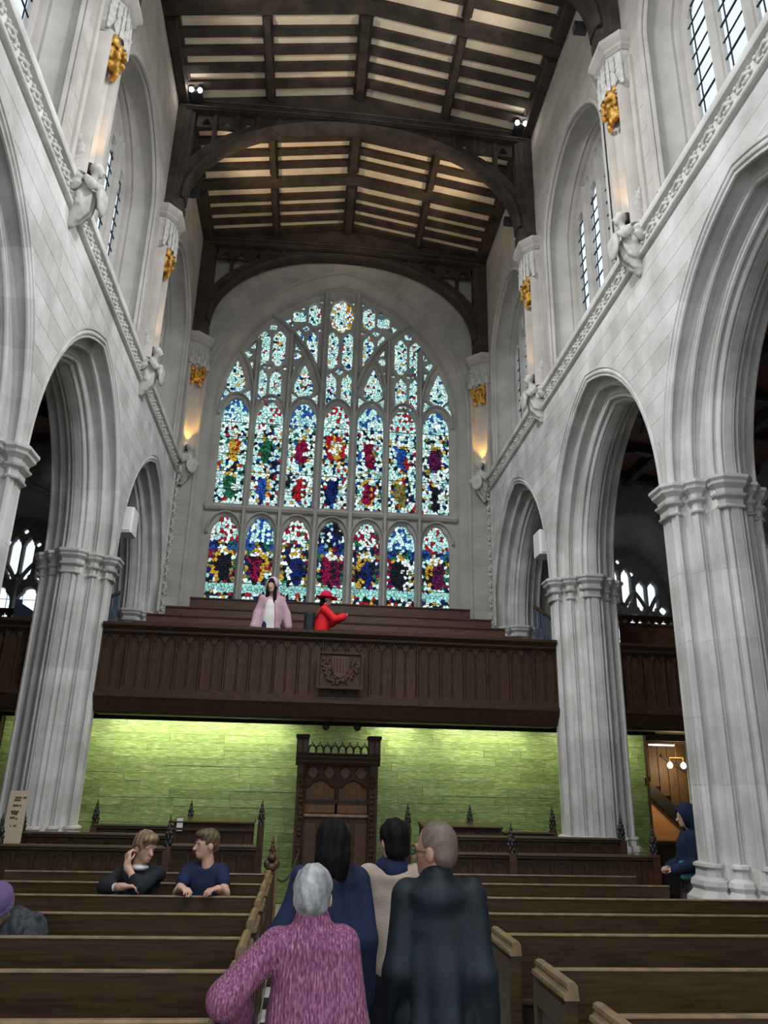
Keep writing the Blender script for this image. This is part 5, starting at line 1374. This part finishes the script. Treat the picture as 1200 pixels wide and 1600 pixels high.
def trunk(z0=.88, z1=1.28, sh=.125, ch=.125, wa=.115, hip=.135, depth=.66, lean=0.0, sr=None):
    """torso from hips to shoulders; lean moves the shoulders forward (+y)"""
    L = lambda z: lean*max(0, (z-z0))/(z1-z0)
    sr = sr or (.042 if sh < .13 else .062)
    return [('cone', (-sh+.03, L(z1)-.01, z1), (sh-.03, L(z1)-.01, z1), sr, sr, .0), ('ecap', (0, L(z1-.12), z1-.12), (0, L(z1-.3), z1-.30), ch, wa, (1, depth, 1), .06), ('ecap', (0, L(z1-.3), z1-.30), (0, 0, z0), wa, hip, (1, depth+.04, 1), .05)]
def legs(hip=.09, kn=(.10, .02), an=(.10, -.02), z0=.90, seat=False, dy=0):
    pr = []
    for s_ in (-1, 1):
        if not seat: pr += limb((s_*hip, 0, z0), (s_*kn[0], kn[1], .48), (s_*an[0], an[1], .08), .085, .058, .042) + [('cone', (s_*an[0], an[1]-.03, .045), (s_*an[0], an[1]+.15, .035), .042, .034, .02)]
        else: pr += limb((s_*hip, 0, z0), (s_*.12, .42, z0+.02), (s_*.12, .40, z0-.40), .085, .060, .042) + [('cone', (s_*.12, .37, z0-.42), (s_*.12, .55, z0-.43), .042, .034, .02)]
    return pr
def pants(): return [(p[0], p[1], p[2], p[3]+.016, p[4]+.020, p[5]) for p in legs(.09)]
def person(label, loc, rz, parts, H=1.70, group=None):
    """parts: (name, prims, material, resolution, lo, hi)"""
    t = thing('person', label, 'person', group, loc, rz); t.scale = (H/1.70,)*3
    made = {}
    for name, prims, mat, res, lo, hi, *par in parts:
        made[name] = sdf_obj(name, prims, lo, hi, res, mat, made[par[0]] if par else t)
    return t, made
BL0, BL1 = (-.62, -.40, -.01), (.62, .62, 1.78)

# --- woman in the pink tweed coat
hd = Head(yaw=-.12, pitch=-.05)
La, Le, Lw = (-.15, 0, 1.385), (-.35, -.06, 1.19), (-.28, .16, 1.08)
Ra, Re, Rw = (.15, 0, 1.385), (.195, -.02, 1.08), (.19, .06, .86)
body = hd.skin()+trunk()+legs()+limb(La, Le, Lw, .028, .030, .026)+limb(Ra, Re, Rw, .028, .030, .026)+hand(Lw, (.1, .6, -.8), (.9, 0, -.1), .95)+hand(Rw, (0, .1, -1), (-1, 0, 0), .95)
coat = trunk(.80, 1.39, .165, .165, .165, .19, .74)+[('ecap', (0, 0, .85), (0, 0, .55), .18, .215, (1, .74, 1), .05), ('cone', (0, -.02, 1.38), (0, -.016, 1.485), .10, .068, .04)] + limb(La, Le, Lw, .072, .074, .062)+limb(Ra, Re, Rw, .068, .064, .055)+[folds(.007, .9, 3), drape(.007, 7, 1), ('above', .55)]
hair = [hd.ell((0, -.015, .180), (.088, .100, .105), 0), hd.ell((0, -.050, .125), (.072, .050, .058), .03), ('cut', [hd.ell((0, .105, .10), (.085, .075, .125), 0), hd.ell((.085, .0, .115), (.03, .03, .05), 0), hd.ell((-.085, .0, .115), (.03, .03, .05), 0)], .02), ('warp', lambda P: .0035*np.sin(P[:, 0]*120+P[:, 2]*60)*np.sin(P[:, 1]*90+2))]
person('grey-haired woman in a pink tweed coat, seen from behind in the alley', (.075, 3.55, 0), 0.05, [
    ('body', body, 'skin', .011, BL0, BL1), ('coat', coat, 'tweed_pink', .012, BL0, BL1), ('hair', hair, 'hair_grey', .008, (-.15, -.17, 1.42), (.15, .15, 1.78)),
    ('trousers', pants()+[('ecap', (0, 0, .95), (0, 0, .85), .15, .16, (1, .7, 1), .04), ('above', .07)], 'cloth_dark', .014, BL0, (.62, .4, 1.0))], H=1.575)

# --- bald man in the black coat
hd = Head(yaw=.95, pitch=.0)
La, Le, Lw = (-.150, 0, 1.385), (-.175, -.03, 1.09), (-.195, .10, .88)
Ra, Re, Rw = (.150, 0, 1.385), (.195, -.05, 1.09), (.225, .02, .84)
body = hd.skin()+trunk()+legs()+limb(La, Le, Lw, .028, .030, .026)+limb(Ra, Re, Rw, .028, .030, .026)+hand(Lw, (.25, .5, -.7), (.9, 0, .3), 1.0, 1.1)+hand(Rw, (0, .15, -1), (-1, 0, 0), 1.0, .9)
coat = trunk(.78, 1.385, .165, .165, .162, .175, .78)+[('ecap', (0, 0, .85), (0, 0, .50), .175, .205, (1, .80, 1), .05), ('cone', (0, -.02, 1.38), (-.0, -.02, 1.46), .115, .080, .04), ('ell', (.0, -.085, 1.405), (.125, .05, .045), .06)] + limb(La, Le, Lw, .066, .062, .058)+limb(Ra, Re, Rw, .066, .062, .058)+[folds(.012, 1.0, 8), drape(.012, 6, 2), ('above', .50)]
scalp = [hd.ell((0, -.004, .187), (.0775, .0965, .0965), 0), hd.ell((0, -.048, .125), (.066, .045, .05), .03), ('cut', [hd.ell((0, .105, .11), (.12, .085, .16), 0), hd.ell((.085, .005, .115), (.03, .03, .045), 0), hd.ell((-.085, .005, .115), (.03, .03, .045), 0)], .01)]
t, made = person('bald man in glasses and a long black coat, seen from behind', (.665, 3.95, 0), -.10, [
    ('body', body, 'skin_tan', .0085, BL0, BL1), ('coat', coat, 'cloth_black', .012, BL0, BL1), ('cropped_hair', scalp, 'hair_scalp', .006, (-.16, -.18, 1.42), (.16, .16, 1.78)),
    ('trousers', pants()+[('ecap', (0, 0, .95), (0, 0, .85), .15, .16, (1, .7, 1), .04), ('above', .07)], 'cloth_dark', .014, BL0, (.62, .4, 1.0))], H=1.735)
g = MB()
for sx in (-1, 1):
    c = [hd.p(sx*.034+.026*math.cos(a), .112, .150+.019*math.sin(a)) for a in [2*PI*i/12 for i in range(13)]]; g.tube(c, .0028, 5)
    g.tube([hd.p(sx*.062, .108, .152), hd.p(sx*.080, .05, .150), hd.p(sx*.084, -.01, .146)], .0026, 5)
g.tube([hd.p(-.010, .116, .150), hd.p(.010, .116, .150)], .0026, 5)
g.build('spectacles', 'iron', t)
# pink strap in his hand
# (part of what he holds)

# --- woman with long dark hair in the navy coat
hd = Head(yaw=.1, pitch=.02)
La, Le, Lw = (-.16, 0, 1.375), (-.25, .02, 1.09), (-.21, .20, .96)
Ra, Re, Rw = (.16, 0, 1.375), (.205, -.03, 1.07), (.21, .02, .80)
body = hd.skin()+trunk()+legs()+limb(La, Le, Lw, .028, .030, .026)+limb(Ra, Re, Rw, .028, .030, .026)+hand(Lw, (.2, .7, -.5), (.9, 0, .1))+hand(Rw, (0, .1, -1), (-1, 0, 0))
coat = trunk(.78, 1.375, .165, .175, .18, .205, .80)+[('ecap', (0, 0, .85), (0, 0, .52), .20, .235, (1, .80, 1), .05), ('cone', (0, -.03, 1.38), (0, -.03, 1.46), .115, .085, .04)] + limb(La, Le, Lw, .078, .078, .068)+limb(Ra, Re, Rw, .078, .078, .068)+[folds(.013, 1.0, 11), drape(.010, 7, 4), ('above', .52)]
hair = [hd.ell((0, -.012, .178), (.090, .104, .108), 0), hd.cone((0, -.03, .17), (.0, -.045, .07), .095, .100, .04), hd.cone((0, -.045, .07), (.0, -.055, .0), .096, .088, .03), ('cut', [hd.ell((0, .115, .11), (.07, .085, .13), 0)], .02), ('warp', lambda P: .004*np.sin(P[:, 0]*110+1.5*np.sin(P[:, 2]*14)))]
person('woman with long dark hair in a navy padded coat, facing away', (.20, 4.95, 0), .08, [
    ('body', body, 'skin', .012, BL0, BL1), ('coat', coat, 'cloth_navy', .012, BL0, BL1), ('hair', hair, 'hair_black', .008, (-.17, -.24, 1.18), (.17, .15, 1.78)),
    ('trousers', pants()+[('ecap', (0, 0, .95), (0, 0, .85), .15, .16, (1, .7, 1), .04), ('above', .07)], 'cloth_dark', .014, BL0, (.62, .4, 1.0))], H=1.70)

# --- person in the beige fleece coat
hd = Head(yaw=.45, pitch=.02)
La, Le, Lw = (-.155, 0, 1.375), (-.205, .02, 1.08), (-.17, .20, .98)
Ra, Re, Rw = (.155, 0, 1.375), (.21, -.02, 1.08), (.21, .05, .84)
body = hd.skin()+trunk()+legs()+limb(La, Le, Lw, .028, .030, .026)+limb(Ra, Re, Rw, .028, .030, .026)+hand(Lw, (.2, .7, -.4), (.9, 0, .1))+hand(Rw, (0, .1, -1), (-1, 0, 0))
coat = trunk(.90, 1.375, .16, .165, .165, .172, .76)+[('cone', (0, -.02, 1.38), (0, -.02, 1.43), .11, .075, .03)] + limb(La, Le, Lw, .070, .066, .058)+limb(Ra, Re, Rw, .070, .066, .058)+[folds(.007, .8, 17), ('above', .82)]
hair = [hd.ell((0, -.010, .180), (.090, .104, .104), 0), hd.ell((0, -.05, .10), (.082, .06, .07), .03), ('cut', [hd.ell((0, .110, .09), (.078, .085, .115), 0), hd.ell((.088, .012, .105), (.025, .028, .05), 0), hd.ell((-.088, .012, .105), (.025, .028, .05), 0)], .02), ('warp', lambda P: .003*np.sin(P[:, 0]*120+P[:, 2]*20))]
scarf = [('ecap', (-.03, -.01, 1.425), (.03, -.02, 1.43), .078, .078, (1, .95, .60), 0), ('ecap', (-.015, .0, 1.465), (.015, -.015, 1.46), .072, .072, (1, 1, .5), .02), ('ell', (.02, -.075, 1.405), (.075, .04, .05), .03), folds(.006, 1.6, 4), ('cut', [('cone', (0, -.02, 1.3), (0, 0, 1.6), .050, .050, 0)], .005)]
person('short-haired person in a beige fleece coat and navy scarf', (.595, 5.2, 0), .05, [
    ('body', body, 'skin', .010, BL0, BL1), ('coat', coat, 'cloth_beige', .012, BL0, BL1), ('hair', hair, 'hair_black', .008, (-.17, -.19, 1.42), (.17, .17, 1.78)), ('scarf', scarf, 'cloth_tee', .010, (-.22, -.22, 1.26), (.22, .16, 1.56)),
    ('trousers', pants()+[('ecap', (0, 0, 1.0), (0, 0, .85), .15, .175, (1, .74, 1), .04), ('above', .07)], 'cloth_dark', .014, BL0, (.62, .4, 1.1))], H=1.70)

# --- seated youths: local frame faces +y, turned round to face the camera; the ledge of the pew in front is .38 m ahead, 1.0 m high
SZ = .47
def seated(z): return z
# blond youth, leaning on the ledge, one hand at his ear
hd = Head(base=(0, .10, 1.10), yaw=.8, pitch=-.2)
La, Le, Lw = (-.15, .08, 1.03), (-.05, .37, .955), (.075, .28, 1.115)      # raised to the cheek
Ra, Re, Rw = (.15, .08, 1.03), (.23, .31, .95), (.07, .40, .965)           # lying on the ledge
tr = trunk(.56, .99, .125, .12, .115, .14, .62, .08)
LG = legs(z0=.53, seat=True)
hh = hand(Lw, (.10, -.25, 1), (-.75, -.6, 0), 1.0, 1.3, -1)+hand(Rw, (-.85, .1, .05), (0, .1, -1), 1.0, .8, 1)
body = hd.skin()+tr+LG+limb(La, Le, Lw, .030, .032, .027)+limb(Ra, Re, Rw, .030, .032, .027)+hh
jk = trunk(.56, 1.03, .16, .165, .16, .175, .72, .09)+limb(La, Le, tuple(np.array(Le)*.70+np.array(Lw)*.30), .066, .058, .050)+limb(Ra, Re, tuple(np.array(Re)*.62+np.array(Rw)*.38), .066, .058, .050)+[folds(.006, 1.1, 21), ('cut', [('ell', (0, .13, 1.12), (.055, .07, .06), 0)], .01)]
cuff = [('cone', tuple(np.array(Le)*.70+np.array(Lw)*.30), tuple(np.array(Le)*.60+np.array(Lw)*.40), .043, .040, 0), ('cone', tuple(np.array(Re)*.63+np.array(Rw)*.37), tuple(np.array(Re)*.52+np.array(Rw)*.48), .043, .040, 0), ('ell', (0, .12, 1.085), (.075, .075, .03), 0)]
hair = [hd.ell((0, -.008, .190), (.092, .106, .102), 0), hd.ell((0, .06, .235), (.075, .06, .045), .03), hd.ell((0, -.06, .12), (.08, .055, .07), .03), ('cut', [hd.ell((0, .12, .095), (.085, .075, .108), 0), hd.ell((.088, .005, .115), (.024, .026, .045), 0), hd.ell((-.088, .005, .115), (.024, .026, .045), 0)], .015),
        ('warp', lambda P: .006*np.sin(P[:, 0]*95+P[:, 2]*40)*np.sin(P[:, 1]*80+P[:, 2]*30))]
S0, S1 = (-.45, -.25, -.01), (.45, .70, 1.50)
person('blond youth in a dark suit jacket leaning on the pew, hand at his ear', (-1.36, 7.68, .08), PI, [
    ('body', body, 'skin', .0085, S0, S1), ('jacket', jk, 'cloth_dark', .010, S0, S1), ('shirt', cuff, 'cloth_white', .008, S0, S1), ('hair', hair, 'hair_blond', .007, (-.2, -.1, 1.1), (.2, .32, 1.48)),
    ('trousers', [(p[0], p[1], p[2], p[3]+.014, p[4]+.014, p[5]) if p[0] == 'cone' else p for p in LG]+[('ell', (0, .02, .55), (.19, .15, .12), .05)], 'cloth_dark', .014, S0, (.45, .8, .75))], H=1.72)
# dark-haired youth in a t-shirt, forearms on the ledge
hd = Head(base=(0, .03, 1.12), yaw=-1.1, pitch=-.02)
La, Le, Lw = (-.15, .02, 1.06), (-.195, .22, .90), (-.155, .40, .955)
Ra, Re, Rw = (.15, .02, 1.06), (.19, .21, .90), (.145, .39, .955)
tr = trunk(.56, 1.01, .125, .125, .12, .14, .62, .03)
hh = hand(Lw, (.35, .5, .02), (0, .1, -1), 1.0, .75, -1)+hand(Rw, (-.3, .5, .02), (0, .1, -1), 1.0, .75, 1)
body = hd.skin()+tr+LG+limb(La, Le, Lw, .046, .042, .029)+limb(Ra, Re, Rw, .046, .042, .029)+hh
tee = trunk(.56, 1.055, .15, .155, .148, .165, .70, .03)+[('cone', La, tuple(np.array(La)*.45+np.array(Le)*.55), .060, .056, .03), ('cone', Ra, tuple(np.array(Ra)*.45+np.array(Re)*.55), .060, .056, .03), folds(.005, 1.1, 31), ('cut', [('ell', (0, .06, 1.13), (.062, .075, .055), 0)], .01)]
hair = [hd.ell((0, -.012, .192), (.086, .100, .096), 0), hd.ell((0, .055, .235), (.066, .055, .038), .03), hd.ell((0, -.06, .12), (.070, .045, .065), .03), ('cut', [hd.ell((0, .125, .095), (.095, .080, .112), 0), hd.ell((.088, .010, .11), (.028, .030, .05), 0), hd.ell((-.088, .010, .11), (.028, .030, .05), 0)], .012),
        ('warp', lambda P: .0045*np.sin(P[:, 0]*110+P[:, 2]*50)*np.sin(P[:, 1]*90+P[:, 2]*40))]
person('brown-haired youth in a navy t-shirt resting his forearms on the pew', (-.80, 7.68, .08), PI, [
    ('body', body, 'skin', .0085, S0, S1), ('t_shirt', tee, 'cloth_tee', .010, S0, S1), ('hair', hair, 'hair_brown', .007, (-.2, -.16, 1.1), (.2, .24, 1.48)),
    ('trousers', [(p[0], p[1], p[2], p[3]+.014, p[4]+.014, p[5]) if p[0] == 'cone' else p for p in LG]+[('ell', (0, .02, .55), (.19, .15, .12), .05)], 'cloth_dark', .014, S0, (.45, .8, .75))], H=1.72)

# --- bowed person in a purple knitted hat at the left edge
hd = Head(base=(0, .16, .98), yaw=.3, pitch=-.75)
La, Le, Lw = (-.19, .10, .93), (-.27, .26, .70), (-.12, .42, .66)
Ra, Re, Rw = (.19, .10, .93), (.27, .26, .70), (.12, .42, .66)
body = hd.skin()+trunk(.56, .93, .17, .155, .14, .16, .66, .12)+LG+limb(La, Le, Lw, .045, .040, .028)+limb(Ra, Re, Rw, .045, .040, .028)+hand(Lw, (.5, .5, -.2), (0, 0, -1))+hand(Rw, (-.5, .5, -.2), (0, 0, -1), 1, .9, -1)
fur = trunk(.56, .95, .21, .215, .20, .21, .80, .12)+limb(La, Le, Lw, .095, .085, .07)+limb(Ra, Re, Rw, .095, .085, .07)+[('ell', (0, .06, .98), (.16, .13, .07), .04), ('warp', lambda P: .012*np.sin(P[:, 0]*70)*np.sin(P[:, 1]*65+1)*np.sin(P[:, 2]*60)), folds(.008, 1.6, 5)]
hat = [hd.ell((0, -.005, .195), (.093, .108, .108), 0), hd.ell((0, .0, .15), (.096, .110, .05), .02), ('cut', [hd.ell((0, .06, .02), (.14, .16, .13), 0)], .01), ('warp', lambda P: .002*np.sin(P[:, 0]*160))]
person('bowed person in a purple knitted hat and dark shaggy coat, left edge', (-1.85, 6.0, .03), PI-.3, [
    ('body', body, 'skin', .012, S0, S1), ('coat', fur, 'fur_grey', .013, (-.5, -.3, .4), (.5, .6, 1.3)), ('hat', hat, 'cloth_purple', .009, (-.25, -.1, .8), (.3, .6, 1.4)),
    ('trousers', [(p[0], p[1], p[2], p[3]+.014, p[4]+.014, p[5]) if p[0] == 'cone' else p for p in LG], 'cloth_dark', .014, S0, (.45, .8, .75))], H=1.70)

# --- hooded person beside the right pier, walking left
hd = Head(yaw=0, pitch=-.12)
La, Le, Lw = (-.18, 0, 1.35), (-.23, .03, 1.08), (-.15, .22, 1.02)
Ra, Re, Rw = (.18, 0, 1.35), (.23, .03, 1.08), (.15, .22, 1.02)
body = hd.skin()+trunk()+legs()+limb(La, Le, Lw, .028, .030, .026)+limb(Ra, Re, Rw, .028, .030, .026)+hand(Lw, (.5, .5, 0), (0, -.3, -1))+hand(Rw, (-.5, .5, 0), (0, -.3, -1), 1, .9, -1)
coat = trunk(.95, 1.345, .185, .195, .19, .20, .80)+limb(La, Le, Lw, .085, .080, .066)+limb(Ra, Re, Rw, .085, .080, .066)+[hd.ell((0, -.02, .165), (.125, .135, .145), .04), hd.ell((0, -.10, .04), (.12, .10, .11), .05), folds(.007, 1, 41), ('above', .93), ('cut', [hd.ell((0, .115, .12), (.075, .10, .105), 0)], .01)]
skirt = [('ecap', (0, 0, 1.0), (0, 0, .55), .175, .215, (1, .8, 1), 0), folds(.012, 1, 43), ('above', .55)]
bag = [('box', (-.17, .10, 1.02), (.04, .09, .10), .03, 0), ('cone', (-.17, .10, 1.1), (-.10, .08, 1.36), .012, .012, .01)]
person('person in a navy hooded jacket walking left beside the right pier', (4.66, 9.55, 0), PI/2-.2, [
    ('body', body, 'skin', .011, BL0, BL1), ('hooded_jacket', coat, 'cloth_navy', .012, BL0, (.62, .62, 1.82)), ('skirt', skirt, 'camo', .014, (-.35, -.3, .5), (.35, .3, 1.08)), ('teal_bag', bag, 'teal', .012, (-.26, -.05, .88), (-.05, .26, 1.42))], H=1.76)

# --- hooded woman on the gallery, facing the camera
hd = Head(yaw=-.35, pitch=-.2)
La, Le, Lw = (-.15, 0, 1.35), (-.25, .0, 1.10), (-.29, .10, .88)
Ra, Re, Rw = (.15, 0, 1.35), (.22, -.02, 1.09), (.26, .06, .86)
body = hd.skin()+trunk()+legs()+limb(La, Le, Lw, .045, .040, .028)+limb(Ra, Re, Rw, .045, .040, .028)+hand(Lw, (0, .1, -1), (1, 0, 0))+hand(Rw, (0, .1, -1), (-1, 0, 0), 1, .9, -1)
hood = trunk(.86, 1.335, .165, .175, .18, .20, .74)+limb(La, Le, Lw, .066, .072, .066)+limb(Ra, Re, Rw, .066, .072, .066)+[hd.ell((0, -.015, .175), (.108, .120, .125), .04), hd.ell((0, -.07, .02), (.12, .09, .08), .05), folds(.008, 1, 51), ('above', .84),
       ('cut', [hd.ell((0, .115, .13), (.078, .115, .115), 0), ('ecap', (.03, .18, 1.40), (.05, .20, .75), .09, .14, (1, 1.15, 1), .03)], .01)]
shirt = trunk(.84, 1.33, .15, .155, .150, .16, .72)+[('above', .8)]
hair = [hd.ell((0, .0, .185), (.086, .100, .102), 0), hd.cone((.06, .035, .12), (.075, .10, -.14), .035, .028, .02), hd.cone((-.06, .035, .12), (-.07, .10, -.14), .035, .028, .02), ('cut', [hd.ell((0, .12, .10), (.055, .09, .11), 0)], .01)]
person('woman in a pale pink hooded top standing on the gallery', (-.655, 12.88, 3.46), PI+.1, [
    ('body', body, 'skin', .012, BL0, BL1), ('hooded_top', hood, 'cloth_pink', .013, BL0, (.62, .62, 1.8)), ('shirt', shirt, 'cloth_white', .014, (-.3, -.3, .75), (.3, .3, 1.48)), ('hair', hair, 'hair_black', .010, (-.18, -.2, 1.2), (.18, .25, 1.76)),
    ('trousers', pants()+[('ecap', (0, 0, .95), (0, 0, .85), .15, .16, (1, .7, 1), .04)], 'cloth_tee', .016, BL0, (.62, .4, 1.0))], H=1.72)
# --- woman in a red hat on the gallery, photographing to the right
hd = Head(base=(0, .05, 1.42), yaw=0, pitch=-.1)
La, Le, Lw = (-.17, .03, 1.33), (-.22, .22, 1.15), (-.06, .40, 1.24)
Ra, Re, Rw = (.17, .03, 1.33), (.22, .22, 1.15), (.06, .40, 1.24)
body = hd.skin()+trunk(lean=.04)+legs()+limb(La, Le, Lw, .045, .040, .028)+limb(Ra, Re, Rw, .045, .040, .028)+hand(Lw, (.35, .7, .5), (.8, 0, .2))+hand(Rw, (-.35, .7, .5), (-.8, 0, .2), 1, .9, -1)
jk = trunk(.84, 1.33, .18, .19, .185, .20, .76, .04)+limb(La, Le, Lw, .078, .070, .055)+limb(Ra, Re, Rw, .078, .070, .055)+[('cone', (0, .03, 1.36), (0, .05, 1.44), .08, .07, .02), folds(.007, 1, 61), ('above', .8), ('cut', [('ell', (0, .06, 1.50), (.06, .066, .06), 0)], .01)]
hat = [hd.ell((0, 0, .225), (.098, .112, .105), 0), hd.ell((0, .01, .180), (.19, .205, .022), .03), ('cut', [hd.ell((0, 0, .13), (.085, .10, .07), 0)], .01), ('warp', lambda P: .008*np.sin(P[:, 0]*14+P[:, 1]*12))]
pack = [('box', (0, -.23, 1.10), (.14, .09, .20), .06, 0), ('cone', (-.12, -.12, 1.2), (-.12, .02, 1.40), .02, .02, .01), ('cone', (.12, -.12, 1.2), (.12, .02, 1.40), .02, .02, .01), ('cone', (.12, .02, 1.40), (.12, .16, 1.2), .018, .018, .01)]
hair = [hd.ell((0, -.02, .15), (.084, .092, .095), 0), hd.ell((0, -.06, .06), (.07, .05, .07), .03), ('cut', [hd.ell((0, .12, .10), (.08, .10, .12), 0)], .01)]
person('woman in a red brimmed hat and red jacket on the gallery', (.195, 12.86, 3.46), -PI/2+.1, [
    ('body', body, 'skin', .012, BL0, BL1), ('jacket', jk, 'cloth_red', .013, BL0, BL1), ('hat', hat, 'felt_red', .010, (-.26, -.24, 1.5), (.26, .34, 1.82)), ('backpack', pack, 'cloth_black', .014, (-.2, -.36, .85), (.2, .24, 1.48)), ('hair', hair, 'hair_black', .010, (-.14, -.14, 1.4), (.14, .2, 1.7)),
    ('trousers', pants()+[('ecap', (0, 0, .95), (0, 0, .85), .15, .16, (1, .7, 1), .04)], 'cloth_dark', .016, BL0, (.62, .4, 1.0))], H=1.52)
tag(MB().box(-.036, .036, -.005, .005, -.075, .075).build('phone', 'iron'), 'dark phone held up by the woman in the red hat', 'phone').matrix_world = Matrix.Translation((.605, 12.84, 4.63)) @ Matrix.Rotation(PI/2, 4, 'Z')
